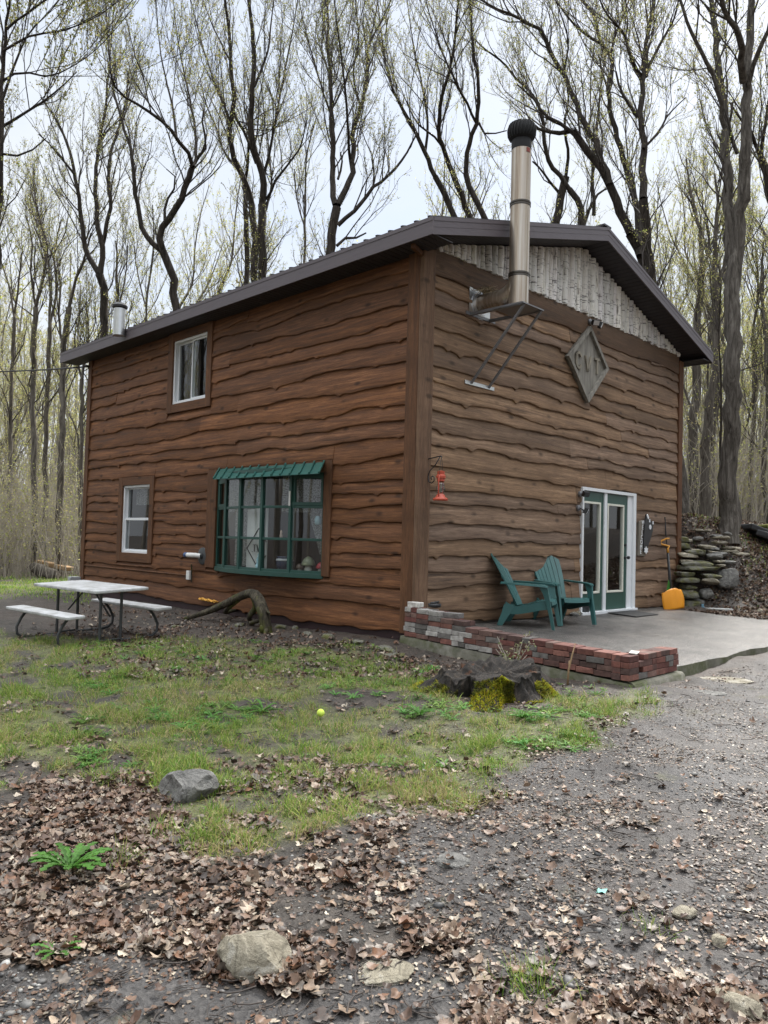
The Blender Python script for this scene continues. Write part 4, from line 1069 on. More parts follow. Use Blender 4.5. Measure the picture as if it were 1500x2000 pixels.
mb = MB(); g0 = b-ax*.02; s2 = (sdv*.75+nn*.55).normalized()
mb.tube([g0-ax*.10, g0-ax*.02, g0+s2*.03+ax*.03, g0-s2*.10+ax*.075, g0-s2*.125+ax*.115, g0-s2*.10+ax*.15, g0+s2*.0+ax*.185, g0+s2*.05+ax*.18], [.022, .022, .019, .018, .018, .018, .018, .017], 10); mb.build('grip', simple('amber_grip', (.62, .28, .035), .45), sh, True)
bt_ = on_patio(1310, 1187); tp_ = ony(1298.5, 1010, -.05)
rk = lean('leaf_rake', 'green tined leaf rake with a long black pole behind the yellow shovel', 'rake', bt_, tp_)
a = Vector(bt_); b = Vector(tp_); ax = (b-a).normalized(); sd2 = Vector((1, -.1, 0)); sd2 = (sd2-ax*sd2.dot(ax)).normalized()
mb = MB(); mb.tube([a+ax*.50, b], .012, 8); mb.build('pole', M['black'], rk)
mb = MB()
for i in range(11):
    u = -1+2*i/10; mb.bar(a+ax*.55, a+sd2*(u*.24)+ax*(.05+.03*(1-abs(u))), .012, .005); mb.tube([a+sd2*(u*.24)+ax*(.05+.03*(1-abs(u))), a+sd2*(u*.25)+ax*.0+Vector((0, -.03, 0))], .004, 4)
mb.bar(a+sd2*-.15+ax*.25, a+sd2*.15+ax*.25, .02, .006); mb.build('tine_fan', M['rake_green'], rk)

# ------------------------------------------------------------------ picnic table
tz = -.3504; tb = thing('picnic_table', 'folding picnic table with stained white top and two attached benches', 'table', (-2.579, 3.852, min(tz, tz)), 0)
tb.rotation_euler = Matrix(((math.cos(1.6212), math.sin(1.6212), 0), (math.sin(1.6212), -math.cos(1.6212), 0), (0, 0, 1))).to_euler() if False else (0, 0, 1.6212)
tilt = .0443
T_ = lambda x, y, z: (x, -y, z+y*tilt)      # y>0 is the house side
def tbox(mb, x0, x1, y0, y1, z0, z1):
    V = [T_(x, y, z) for z in (z0, z1) for x, y in ((x0, y0), (x1, y0), (x1, y1), (x0, y1))]
    mb.add(V, [(0,1,2,3),(7,6,5,4),(0,4,5,1),(1,5,6,2),(2,6,7,3),(3,7,4,0)])
mb = MB(); tbox(mb, -.915, .915, -.38, .38, .70, .742); mb.build('tabletop', M['table_white'], tb, bevel=.012)
for s in (-1, 1):
    mb = MB(); tbox(mb, -.915, .915, s*.635-.125, s*.635+.125, .40, .44); mb.build('bench', M['table_white'], tb, bevel=.01)
gl = lambda x, y: T_(x, y, .0)
for e in (-.62, .62):
    mb = MB()
    for s in (-1, 1):
        mb.tube([T_(e, s*.15, .70), T_(e, s*.15, .03)], .020, 10)
    mb.tube([T_(e, -.15, .04), T_(e, .15, .04)], .014, 8)
    for s in (-1, 1):
        mb.tube([T_(e, s*.58, .40), T_(e, s*.66, .30), T_(e, s*.72, .18), T_(e, s*.71, .08), T_(e, s*.64, .025), T_(e, s*.50, .012), T_(e, s*.15, .02)], .019, 10)
    mb.tube([T_(e, 0, .69), T_(e*.25, 0, .69), T_(e, 0, .35)], .010, 6); mb.bar(T_(e, -.3, .69), T_(e, .3, .69), .04, .02)
    mb.build('leg_frame', M['dark_grey'], tb, True, auto=40)
mb = MB(); mb.bar(T_(-.6, 0, .35), T_(-.1, 0, .69), .02, .012); mb.bar(T_(.6, 0, .35), T_(.1, 0, .69), .02, .012); mb.build('brace', M['black'], tb)

# ------------------------------------------------------------------ organic lumps: rocks, stump, root
def ico(sub=3):
    import bmesh
    bm = bmesh.new(); bmesh.ops.create_icosphere(bm, subdivisions=sub, radius=1); V = np.array([v.co[:] for v in bm.verts]); F = np.array([[v.index for v in f.verts] for f in bm.faces]); bm.free(); return V, F
def n3(V, f, s):
    return (fbm(V[:, 0]*f+s, V[:, 1]*f+V[:, 2]*f*.7+s*1.7, 4)+fbm(V[:, 2]*f+s*2.1, V[:, 0]*f*.8-V[:, 1]*f*.6+9, 4))/2-.5
def rock(name, pos, size, rz, mat, label, cat, group=None, seed=0, flat=.0, sub=4, ang=.5, sink=.25, tilt=0, block=0):
    V, F = ico(sub)
    if block: V = np.sign(V)*np.abs(V)**block*.92
    rg = np.random.default_rng(seed+100)
    # cut by random planes for facets
    for k in range(9):
        n = rg.normal(size=3); n /= np.linalg.norm(n); d = rg.uniform(.62, .92); q = V@n-d; V = V-np.outer(np.clip(q, 0, None)*ang*1.6, n)
    V = V*(1+(.14 if block else .30)*n3(V, 1.6, seed*3.1)[:, None]+.22*n3(V, 4, seed*1.3)[:, None]+.10*n3(V, 11, seed*1.9)[:, None])
    if flat: V[:, 2] = np.clip(V[:, 2], -1, 1-flat)+.04*n3(V, 3, seed)
    V = V*np.array(size)/2
    m = mesh_np(name, V, F, mat, None, True); m.data.set_sharp_from_angle(angle=rad(24))
    m.location = (pos[0], pos[1], pos[2]+size[2]*(.5-sink)); m.rotation_euler = (rad(tilt), 0, rz)
    return tag(m, label, cat, group)
p = G(368, 1552); rock('boulder', p, (.36, .27, .22), YAW*-1+.35, M['rock_grey'], 'grey angular rock half sunk among leaves at the turf edge', 'rock', None, 3, sink=.30, ang=.75)
p = G(498, 1885); rock('boulder', p, (.30, .25, .21), -YAW-.2, M['rock_pale'], 'pale tan rock with mossy sides in the leaf litter, near foreground', 'rock', None, 8, sink=.36, ang=.7)
p = G(1435, 1965); rock('boulder', p, (.27, .13, .09), -YAW-.75, M['rock_pale'], 'long pale rock flush with the track in the bottom right corner', 'rock', None, 5, sink=.5)
p = G(890, 1684); rock('boulder', p, (.20, .16, .07), -YAW, M['rock_grey'], 'low rounded stone bulging out of the dark track', 'rock', None, 6, sink=.5)
p = G(755, 1902); rock('flat_stone', p, (.24, .17, .05), -YAW, M['rock_pale'], 'flat pale stone right of the tan rock', 'stone', None, 7, .4, sink=.5)
p = G(1335, 1788); rock('flat_stone', p, (.13, .09, .05), -YAW+.4, M['rock_pale'], 'small whitish stone on the right of the track', 'stone', None, 9, .2)
p = G(1405, 1845); rock('flat_stone', p, (.08, .06, .05), -YAW+.9, M['rock_pale'], 'tiny white stone above the long pale rock', 'stone', None, 10)
p = G(710, 1600); rock('flat_stone', p, (.28, .20, .06), -YAW, M['rock_grey'], 'flat grey stone where the turf meets the track', 'stone', None, 11, .4, sink=.5)
p = G(1415, 1328); rock('flat_stone', p, (.62, .36, .07), -YAW, M['rock_pale'], 'pale flat stepping stone in the track beyond the brick corner', 'stone', None, 12, .5, sink=.6)
p = G(1370, 1352); rock('flat_stone', p, (.52, .3, .06), -YAW, M['rock_grey'], 'greyer stepping stone just before the pale one', 'stone', None, 13, .5, sink=.6)
for i, (px, py, sx, sy, sz, lab) in enumerate([(770, 1281, .42, .24, .06, 'flat slab of stone nearest the wall footing'), (752, 1268, .34, .2, .1, 'tan stone behind the flat slab'), (640, 1246, .22, .15, .12, 'small rounded stone by the skirt right of the root'), (577, 1228, .12, .1, .1, 'pale pebble-like stone right of the root foot'), (600, 1240, .2, .14, .1, 'dark stone in a row along the skirt'), (700, 1256, .24, .18, .08, 'mossy stone below the far end of the skirt'), (468, 1222, .26, .14, .1, 'grey stone under the arch of the root'), (548, 1226, .3, .16, .1, 'long grey stone beside the root foot'), (347, 1184, .3, .22, .16, 'mossy stone by the skirt behind the far bench'), (345, 1225, .2, .14, .07, 'stone near the end of the far bench')]):
    p = G(px, py); rock('border_stone', p, (sx, sy, sz), rnd.uniform(-2, 2), M['rock_moss'], lab, 'stone', 'stones bordering the side wall', 20+i, .2, 3, sink=.45)
p = G(1230, 1200); 
# small stones by the door under the chair
for i in range(5):
    q = on_patio(1118+i*3.2, 1203+rnd.uniform(-3, 2)); rock('door_stone', (q[0], q[1], q[2]), (.12, .1, .09), rnd.uniform(0, 3), M['rock_pale'] if i % 2 else M['rock_grey'], 'small stone in the heap beside the bucket', 'stone', 'stones heaped beside the bucket', 40+i, sub=3)

# dry-laid retaining wall at the right of the cabin
SW = [(1340, 1170, .42, .40, .44, 2), (1378, 1158, .26, .3, .28, 0), (1420, 1128, .40, .34, .55, 0), (1338, 1127, .44, .4, .24, 2), (1388, 1130, .40, .4, .24, 2), (1360, 1104, .80, .5, .22, 2), (1338, 1083, .44, .4, .14, 1), (1395, 1086, .30, .34, .18, 0), (1358, 1079, .42, .4, .16, 2),
      (1362, 1052, .22, .2, .12, 0), (1382, 1068, .34, .3, .10, 1), (1403, 1060, .30, .26, .09, 1), (1420, 1071, .26, .3, .09, 1), (1363, 1036, .26, .2, .07, 1), (1403, 1082, .34, .3, .10, 0), (1418, 1098, .34, .36, .12, 0), (1425, 1076, .34, .22, .08, 1), (1445, 1082, .32, .26, .08, 1), (1330, 1060, .3, .3, .3, 2), (1408, 1050, .34, .24, .08, 1), (1345, 1150, .3, .3, .2, 2), (1365, 1175, .22, .2, .16, 0)]
SW2 = []
for (px, py, sx, sy, sz, m) in SW:
    if m == 2 and sz > .19: SW2 += [(px, py-sz*22, sx*rnd.uniform(.8, 1.0), sy, sz*.5, 2), (px+rnd.uniform(-5, 5), py+sz*24, sx*rnd.uniform(.85, 1.1), sy, sz*.5, rnd.choice((1, 2)))]
    else: SW2.append((px, py, sx*1.08, sy, sz*.85, m))
SW2 += [(1372+rnd.uniform(-45, 70), 1050+rnd.uniform(-14, 60), rnd.uniform(.16, .34), .24, rnd.uniform(.05, .09), rnd.choice((0, 1, 1))) for _ in range(14)]
for i, (px, py, sx, sy, sz, m) in enumerate(SW2):
    p = at(px, py, 15.0+max(0, (1130-py))*.010+(.25 if px > 1410 else 0)); lab = ('mossy block', 'pale flat slab', 'grey lump')[(2, 1, 0).index(m)]+' in the dry stone heap right of the cabin'
    g = max(p[2]-sz*.5, -9)
    rock('wall_stone', (p[0], p[1], p[2]-sz*.5), (sx*1.05, sy, sz*.95), -YAW+rnd.uniform(-.25, .25), M[('rock_grey', 'rock_pale', 'rock_moss')[m]], lab, 'stone', ('grey lumps', 'pale flat slabs', 'mossy blocks')[m]+' of the dry stone heap', 60+i, .0, 4, .35, 0, rnd.uniform(-9, 9), .32 if m else .55)

# stump
sc = G(972, 1372); SX, SY = sc[0]+.28, sc[1]+.28; sz0 = gz(SX, SY)
st = thing('tree_stump', 'broad rotten tree stump with yellow-green moss down its roots', 'stump', (SX, SY, sz0))
NA, NH = 200, 46; ang = np.linspace(0, 2*math.pi, NA, endpoint=False)
def stump_r(a, h):
    fl = (1-h)**1.9
    lobes = .14*np.cos(a*5+.6)+.10*np.cos(a*8+2.1)+.05*np.cos(a*3)
    r = .45+.02*np.cos(a*2)+fl*(.32+lobes*2.6)+lobes*.30
    return r+.11*(fbm(a*6.5+3, h*1.6, 4)-.5)+.06*(fbm(a*18, h*5+4, 3)-.5)
def stump_top(a): return .26+.05*np.cos(a+.5)+.16*(fbm(a*3.1+8, a*0+2, 4)-.5)+.05*(fbm(a*11+8, a*0+5, 2)-.5)
V = []; C_ = []
for j in range(NH):
    h = j/(NH-1); r = stump_r(ang, h); z = -.12+(stump_top(ang)+.12)*h
    V.append(np.stack([r*np.cos(ang), r*np.sin(ang), z], 1))
for j in range(1, 18):
    f = 1-j/17; r = stump_r(ang, 1.0)*f; x, y = r*np.cos(ang), r*np.sin(ang)
    z = stump_top(ang)*f+(1-f)*.24-.05*(1-f)+.13*(fbm(x*6+3, y*6, 4)-.5)*(1-f**6)
    V.append(np.stack([x, y, z], 1))
V = np.concatenate(V); nr = NH+17; ii = np.arange(nr*NA).reshape(nr, NA)
F = np.stack([ii[:-1], np.roll(ii[:-1], -1, 1), np.roll(ii[1:], -1, 1), ii[1:]], -1).reshape(-1, 4)
t = NT('stump_wood'); v = t.coord((6, 6, 1.1)); g = t.noise(v, 3, 8, .7, .5)
c = t.ramp(g, [(.3, (.007, .006, .005)), (.52, (.022, .018, .015)), (.72, (.085, .066, .050))]); og = t.ramp(t.noise(t.coord(), 3.3, 5), [(.62, 0.0), (.70, .8)]); c = t.mix(og, c, (.14, .055, .022))
M['stump'] = t.bsdf(c, .95, 0, g, .9, .03)
o = mesh_np('stump_body', V, F, M['stump'], None, True, st)
# moss cushions on the flanks facing the lawn: short fibres over the wood
def moss_patch(N, cond, sz):
    a = R.uniform(0, 6.283, N*6); h = R.uniform(.0, .98, N*6); k = cond(a, h); a, h = a[k][:N], h[k][:N]
    r = stump_r(a, h); z = -.12+(stump_top(a)+.12)*h
    pos = np.stack([r*np.cos(a), r*np.sin(a), z], 1); out = np.stack([np.cos(a), np.sin(a), .25+.0*a], 1); return pos, out
camdir = math.atan2(CAM[1]-SY, CAM[0]-SX)
def mcond(a, h):
    d = (a-camdir+math.pi) % (2*math.pi)-math.pi
    n = fbm(a*2.3+1.3, h*1.4+3, 3)
    q = fbm(a*7+3, h*5+1, 4)+.25*(fbm(a*2, h*2, 2)-.5); k_ = R.random(a.shape) < np.clip((q-.22-.10*h)*7, 0, 1)
    return k_ & (((np.abs(d-.10) < .40) & (h < .97)) | ((np.abs(d-1.25) < .22) & (h < .78)) | ((np.abs(d+1.1) < .28) & (h < .72)) | ((np.abs(d+.72) < .20) & (h < .30)) | ((np.abs(d+1.75) < .22) & (h < .6)) | ((n > .50) & (h < .45)) | (h < .16) & (np.abs(d) < 1.6))
pos, out = moss_patch(16000, mcond, 1)
bp_ = np.array([(-.5, 0, 0), (.5, 0, 0), (.15, 0, 1), (-.15, 0, 1)]); bf_ = np.array([(0, 1, 2, 3)])
lp = .6+.8*fbm(pos[:, 0]*9, pos[:, 2]*9+pos[:, 1]*9, 3)
az = np.arctan2(out[:, 1], out[:, 0]); rt = rotz_tilt(R.uniform(0, 6.28, len(pos)), R.uniform(.5, 1.35, len(pos)), az+math.pi/2+R.normal(0, .5, len(pos)))
base = np.array([(.38, .37, .035)]); g = (.45+1.0*R.random((len(pos), 1)))*lp[:, None]; mx = np.clip((fbm(pos[:, 0]*5+3, pos[:, 1]*5+pos[:, 2]*6, 3)-.35)*4, 0, 1)[:, None]; col = (base*mx+np.array([(.13, .135, .035)])*(1-mx))*g; col[:, 0] *= R.uniform(.75, 1.25, len(pos)); 
Vm, Fm, Cm = scatter(bp_, bf_, pos+np.stack([np.cos(az), np.sin(az), az*0], 1)*.004, rt, np.stack([np.full(len(pos), .010), np.full(len(pos), 1.), R.uniform(.016, .034, len(pos))], 1), col)
tag(mesh_np('moss', Vm, Fm, M['blade'], Cm, False, st), 'yellow-green moss down the root flares')
o = MB(); q = G(1108, 1338); 
for k in range(1): o.tube([(0, 0, -.05), (.02, .0, .15), (.05, -.02, .30), (.09, -.03, .42)], [.013, .011, .009, .004], 6); o.tube([(.02, 0, .15), (.06, .02, .24)], [.006, .003], 5)
tag(o.build('dry_stalk', simple('dry_stalk', (.26, .17, .09), .8), None, True, loc=tuple(q)), 'dry brown broken stalk standing right of the stump', 'stalk')

# driftwood-like root beside the side wall
rt0 = thing('dead_root', 'gnarled dead root arching over the ground below the bow window', 'root', (-.5, 4.6, -.2), 0, None, True)
def gnarl(mb, pts, rs, n=14, k=10, sd=1.0):
    pts = [Vector(p) for p in pts]; out = []; ro = []
    for i in range(len(pts)-1):
        for j in range(k):
            f = j/k; a = pts[max(i-1, 0)]; b = pts[i]; c = pts[i+1]; d = pts[min(i+2, len(pts)-1)]
            p = .5*((2*b)+(c-a)*f+(2*a-5*b+4*c-d)*f*f+(3*b-a-3*c+d)*f**3); out.append(p); ro.append(rs[i]+(rs[i+1]-rs[i])*f)
    out.append(pts[-1]); ro.append(rs[-1])
    b0 = len(mb.v); mb.tube(out, ro, n)
    for i in range(b0, len(mb.v)):
        m = (i-b0)//n; kk = (i-b0) % n
        if m < len(out):
            v = Vector(mb.v[i]); mb.v[i] = tuple(out[m]+(v-out[m])*(1+.55*(float(fbm(kk*.9+sd*7, m*.10+sd, 3))-.45)))
e0 = G(367, 1213); e1_ = G(524, 1236); tp1 = onx(470, 1164, -.55); tp2 = onx(497, 1160, -.62)
mb = MB(); e0 = Vector(e0); foot = Vector(e1_)
gnarl(mb, [e0-Vector((0, -.1, -.02)), e0.lerp(Vector(tp1), .5)+Vector((0, 0, -.01)), Vector(tp1), Vector(tp2)+Vector((0, 0, -.01)), Vector(onx(512, 1190, -.7)), foot+Vector((0, 0, -.05))], [.028, .050, .060, .068, .075, .085], sd=1)
for k in range(6):
    q_ = Vector(tp2).lerp(foot, rnd.uniform(.1, .8)); gnarl(mb, [q_, q_+Vector((rnd.uniform(-.10, .04), rnd.uniform(-.14, .10), -.06)), q_+Vector((rnd.uniform(-.16, .03), rnd.uniform(-.2, .18), -.16)), q_+Vector((rnd.uniform(-.16, .03), rnd.uniform(-.3, .26), -.20+rnd.uniform(-.04, .1)))], [.045, .035, .024, .008], 8, 6, 7+k)
gnarl(mb, [Vector(tp2)+Vector((0, .02, -.02)), Vector(onx(500, 1185, -.6)), Vector(onx(487, 1205, -.6)), Vector(G(492, 1222))], [.06, .05, .04, .03], 10, sd=2)
gnarl(mb, [Vector(tp2)+Vector((0, -.03, 0)), Vector(onx(512, 1172, -.65)), Vector(onx(519, 1190, -.68)), Vector(onx(527, 1198, -.7))], [.05, .045, .03, .012], 10, sd=3)
gnarl(mb, [Vector(tp1)+Vector((0, .05, -.06)), Vector(onx(440, 1195, -.5)), Vector(G(455, 1195))*.4+Vector(onx(480, 1185, -.5))*.6], [.04, .035, .02], 8, sd=4)
gnarl(mb, [foot+Vector((0, 0, .1)), foot+Vector((-.12, -.08, -.02))], [.05, .02], 8, sd=5)
mb.build('root_wood', M['driftwood'], rt0, True)
# orange cord bundle on the skirt ledge
p = onx(392, 1168, -.06); q = onx(428, 1175, -.06); mb = MB()
for k in range(7):
    mb.tube([Vector(p)+(Vector(q)-Vector(p))*f+Vector((-.02-.012*k % .05, .0, .012*math.sin(f*20+k*2)+.006*(k % 3)-.01)) for f in np.linspace(.0+.02*k, 1-.03*k, 16)], .009, 6)
tag(mb.build('cord_bundle', M['ember'], None, True), 'yellow-orange cord bundle on the ledge under the side siding', 'cord')

# tennis ball in the grass
p = G(626, 1404); mb = MB(); mb.lathe([(.033*math.sin(a), -.033*math.cos(a)) for a in np.linspace(.02, 3.12, 14)], (0, 0, 0), 20)
tag(mb.build('tennis_ball', M['ball'], None, True, loc=(p[0], p[1], p[2]+.05)), 'yellow-green tennis ball lying in the grass', 'ball')
p = G(1175+0, 1744); mb = MB(); mb.grid([[(x*.024, y*.016, .01+.008*math.sin(x*3+y*2)) for x in (-1, 0, 1)] for y in (-1, 0, 1)])
tag(mb.build('plastic_scrap', simple('mint_plastic', (.14, .40, .34), .5), None, True, loc=(p[0]+.0, p[1], p[2])), 'scrap of mint green plastic on the leaf-strewn track', 'scrap')
# split log and mossy trunk foot at the far left
p = G(92, 1128); lg = thing('split_log', 'split log half lying in the weeds beyond the picnic table', 'log', tuple(p), 0, None, True)
mb = MB(); pa = Vector(at(65, 1108, np.dot(p-CAM, _F))); pb = Vector(at(108, 1126, np.dot(p-CAM, _F)-.8)); gnarl(mb, [pa, pa.lerp(pb, .5), pb], [.16, .19, .15], 12, sd=6); mb.build('bark', M['bark_mid'], lg, True)
mb = MB(); mb.bar(pa+Vector((.15, .0, .17)), pb+Vector((.55, .3, .20)), .34, .12); mb.build('split_face', simple('fresh_wood', (.34, .22, .11), .8), lg, bevel=.02)

# dark tarped heap at the right edge
q0 = at(1482, 1040, 17.0); hp = thing('scrap_heap', 'dark tarp-covered heap of boards with a mossy top on the bank at right', 'heap', tuple(q0), 0, None, True)
rt_ = Vector(_R); up_ = Vector((0, 0, 1)); fw_ = Vector((_F[0], _F[1], 0)).normalized(); Q = Vector(q0)
def hb(mb, u, v, w, l, h, d, rot=0, tl=0):
    Mx = Matrix.Translation(Q+rt_*u+up_*v+fw_*w) @ Matrix.Rotation(-YAW+rot, 4, 'Z') @ Matrix.Rotation(tl, 4, 'Y'); mb.box((-l/2, -d/2, -h/2), (l/2, d/2, h/2), Mx, .02)
mb = MB(); hb(mb, .18, -.02, .3, .9, .14, .7, .1, .30); hb(mb, .3, -.12, .1, .8, .16, .5, -.1, .34); mb.build('tarp', M['black'], hp, bevel=.03)
mb = MB(); hb(mb, .3, .08, .25, 1.0, .035, .12, .1, .05); hb(mb, .45, .02, .05, 1.1, .04, .14, -.1, .04); hb(mb, .2, .12, .5, .8, .03, .1, .2, .08); mb.build('old_boards', M['grey_wood'], hp)
mb = MB(); hb(mb, .5, .16, .35, .55, .10, .4, .1, -.12); mb.build('moss_pad', simple('moss_green', (.15, .16, .03), .95, 0, .4, 25, .8, .03), hp, bevel=.04)

# white board, odds and ends beyond the patio
p = G(1385, 1191); mb = MB(); mb.box((-.42, -.09, 0), (.42, .09, .04)); o = mb.build('pale_plank', simple('pale_plank', (.48, .48, .46), .7), None, bevel=.008, loc=tuple(p)); o.rotation_euler = (0, 0, -YAW-.35); tag(o, 'pale plank lying in the leaves past the patio edge', 'plank')
p = G(1483, 1198); rock('pale_block', p, (.15, .13, .13), .4, M['rock_pale'], 'small pale block on the ground by the right picture edge', 'block', None, 91, sub=3)
p = G(1372, 1192); mb = MB(); mb.lathe([(.03, 0), (.05, .05), (.02, .09), (.03, .12)], (0, 0, 0), 10); tag(mb.build('blue_bottle', simple('dull_blue', (.10, .22, .30), .4), None, True, loc=tuple(p)), 'small dull blue bottle beside the pale plank', 'bottle')

# wire fence at the far left, power cable
fs = thing('wire_fence', 'low wire fence with a top rail in front of the brush at left', 'fence', tuple(at(80, 1095, 25)), 0, None, True)
D_f = 24.0; fa_ = at(-260, 1052, D_f); fb_ = at(175, 1050, D_f+1); zt = float(fa_[2])
mb = MB(); mb.tube([(fa_[0], fa_[1], zt), (fb_[0], fb_[1], zt+.04)], .022, 8); mb.build('top_rail', M['grey_steel'], fs)
for i in range(6):
    q = fa_+(fb_-fa_)*i/5; mb = MB(); mb.tube([(q[0], q[1], gz(q[0], q[1])-.1), (q[0], q[1], zt+.02)], .03, 8); mb.build('post', M['grey_steel'], fs)
mb = MB()
for k in range(7):
    z = zt-.14-.16*k; mb.tube([(fa_[0], fa_[1], z), (fb_[0], fb_[1], z+.04)], .003, 4)
for i in range(90):
    q = fa_+(fb_-fa_)*i/89; mb.tube([(q[0], q[1], zt-1.1), (q[0], q[1], zt)], .002, 3)
mb.build('wire_mesh', M['grey_steel'], fs)
pc = thing('power_cable', 'thin black overhead cable running from the eave corner to the left', 'cable', (0, L, 4.7), 0, None, True)
mb = MB(); c0 = Vector((-.08, L+.02, 4.80)); c1 = Vector(at(-300, 705, 26)); mb.tube([c0.lerp(c1, f)+Vector((0, 0, -.9*f*(1-f))) for f in np.linspace(0, 1, 24)], .018, 6); mb.build('wire', M['black'], pc)
mb = MB(); mb.tube([(-.02, L+.02, 4.80), (-.14, L+.02, 4.80)], .03, 8); mb.tube([(-.05, L+.03, 4.78), (-.12, L+.2, 4.70), (-.06, L+.06, 4.5), (-.04, L+.06, 4.2)], .012, 6); mb.build('bracket', M['black'], pc)

# ------------------------------------------------------------------ trees
def tubes(P, RR, n, closed=False):
    """P (N,K,3), RR (N,K) -> verts, quads"""
    N, K, _ = P.shape
    T = np.gradient(P, axis=1); T /= np.linalg.norm(T, axis=2, keepdims=True)+1e-9
    ref = np.where(np.abs(T[:, :1, 2:3]) < .85, np.array([[[0, 0, 1.]]]), np.array([[[1., 0, 0]]]))
    A = np.cross(T, np.broadcast_to(ref, T.shape)); A /= np.linalg.norm(A, axis=2, keepdims=True)+1e-9; B = np.cross(A, T)
    w = np.linspace(0, 2*np.pi, n, endpoint=False)
    V = P[:, :, None]+RR[:, :, None, None]*(A[:, :, None]*np.cos(w)[None, None, :, None]+B[:, :, None]*np.sin(w)[None, None, :, None])
    idx = np.arange(N*K*n).reshape(N, K, n)
    F = np.stack([idx[:, :-1], np.roll(idx[:, :-1], -1, 2), np.roll(idx[:, 1:], -1, 2), idx[:, 1:]], -1).reshape(-1, 4)
    return V.reshape(-1, 3), F
def cat(parts):
    Vs, Fs, b = [], [], 0
    for V, F in parts: Vs.append(V); Fs.append(F+b); b += len(V)
    return np.concatenate(Vs), np.concatenate(Fs)
def resample(pts, rr, step, rg, wob=.03):
    pts = np.array(pts, float); rr = np.array(rr, float)
    d = np.r_[0, np.cumsum(np.linalg.norm(np.diff(pts, axis=0), axis=1))]; n = max(4, int(d[-1]/step)+1); s = np.linspace(0, d[-1], n)
    # smooth (Catmull-Rom through cubic hermite on arc length)
    m = np.gradient(pts, d, axis=0); k = np.clip(np.searchsorted(d, s, 'right')-1, 0, len(d)-2); h = (d[k+1]-d[k])[:, None]; t = ((s-d[k])[:, None])/h
    Q = (2*t**3-3*t**2+1)*pts[k]+(t**3-2*t**2+t)*h*m[k]+(-2*t**3+3*t**2)*pts[k+1]+(t**3-t**2)*h*m[k+1]
    r = np.interp(s, d, rr); Q[1:-1] += rg.normal(0, 1, (n-2, 3))*np.minimum(r[1:-1, None]*.25, wob)
    return Q, r, d[-1]
def unit(v): return v/(np.linalg.norm(v, axis=-1, keepdims=True)+1e-9)
def sprout(P, Rr, s0, spacing, lenr, ang, rg, K, r0f, rmax, up=.25, taper=True):
    """side shoots from polylines; returns (N,K,3) points and (N,K) radii"""
    out, rad_ = [], []
    for Q, r in zip(P, Rr):
        d = np.r_[0, np.cumsum(np.linalg.norm(np.diff(Q, axis=0), axis=1))]; Ltot = d[-1]
        n = int(Ltot*(1-s0)/spacing*rg.uniform(.8, 1.2)+.5)
        if n < 1: continue
        s = np.sort(rg.uniform(s0*Ltot, Ltot*.99, n)); k = np.clip(np.searchsorted(d, s)-1, 0, len(d)-2); f = ((s-d[k])/(d[k+1]-d[k]+1e-9))[:, None]
        p = Q[k]*(1-f)+Q[k+1]*f; t = unit(Q[k+1]-Q[k]); rb = np.interp(s, d, r)
        az = rg.uniform(0, 2*np.pi, n); a = unit(np.cross(t, rg.normal(size=(n, 3)))); an = rg.uniform(*ang, n)[:, None]
        dr = unit(t*np.cos(an)+a*np.sin(an)+np.array([0, 0, up])); ln = rg.uniform(*lenr, n)*(1-.45*(s/Ltot if taper else 0))
        pts = [p]; cur = dr.copy()
        for j in range(K-1):
            cur = unit(cur+rg.normal(0, .16, (n, 3))+np.array([0, 0, up*.35])); pts.append(pts[-1]+cur*(ln/(K-1))[:, None])
        out.append(np.stack(pts, 1)); ra = np.minimum(rb*r0f, rmax)
        rad_.append(ra[:, None]*np.linspace(1, .28, K)[None])
    if not out: return np.zeros((0, K, 3)), np.zeros((0, K))
    return np.concatenate(out), np.concatenate(rad_)
lq = np.array([(0, 0, 0), (.42, .5, .06), (0, 1.05, -.05), (-.42, .5, .06)], float); lf = np.array([(0, 1, 2, 3)])
LEAFC = np.array([(.38, .40, .115), (.44, .43, .17), (.31, .35, .10), (.48, .43, .21), (.38, .33, .15)])
def leaf_mesh(P, rg, per, size, tintmul=1.0, name='foliage'):
    N, K, _ = P.shape
    if N == 0: return None
    k = rg.integers(1, K, N*per); i = np.repeat(np.arange(N), per); f = rg.uniform(0, 1, N*per)[:, None]
    pos = P[i, k]*f+P[i, k-1]*(1-f)+rg.normal(0, .02, (N*per, 3))
    rt = rotz_tilt(rg.uniform(0, 6.283, len(pos)), rg.uniform(.2, 1.9, len(pos)), rg.uniform(0, 6.283, len(pos)))
    c = LEAFC[rg.integers(0, 5, len(pos))]*rg.uniform(.6, 1.15, (len(pos), 1))*tintmul
    return scatter(lq, lf, pos, rt, rg.uniform(.6, 1.3, len(pos))*size, c)
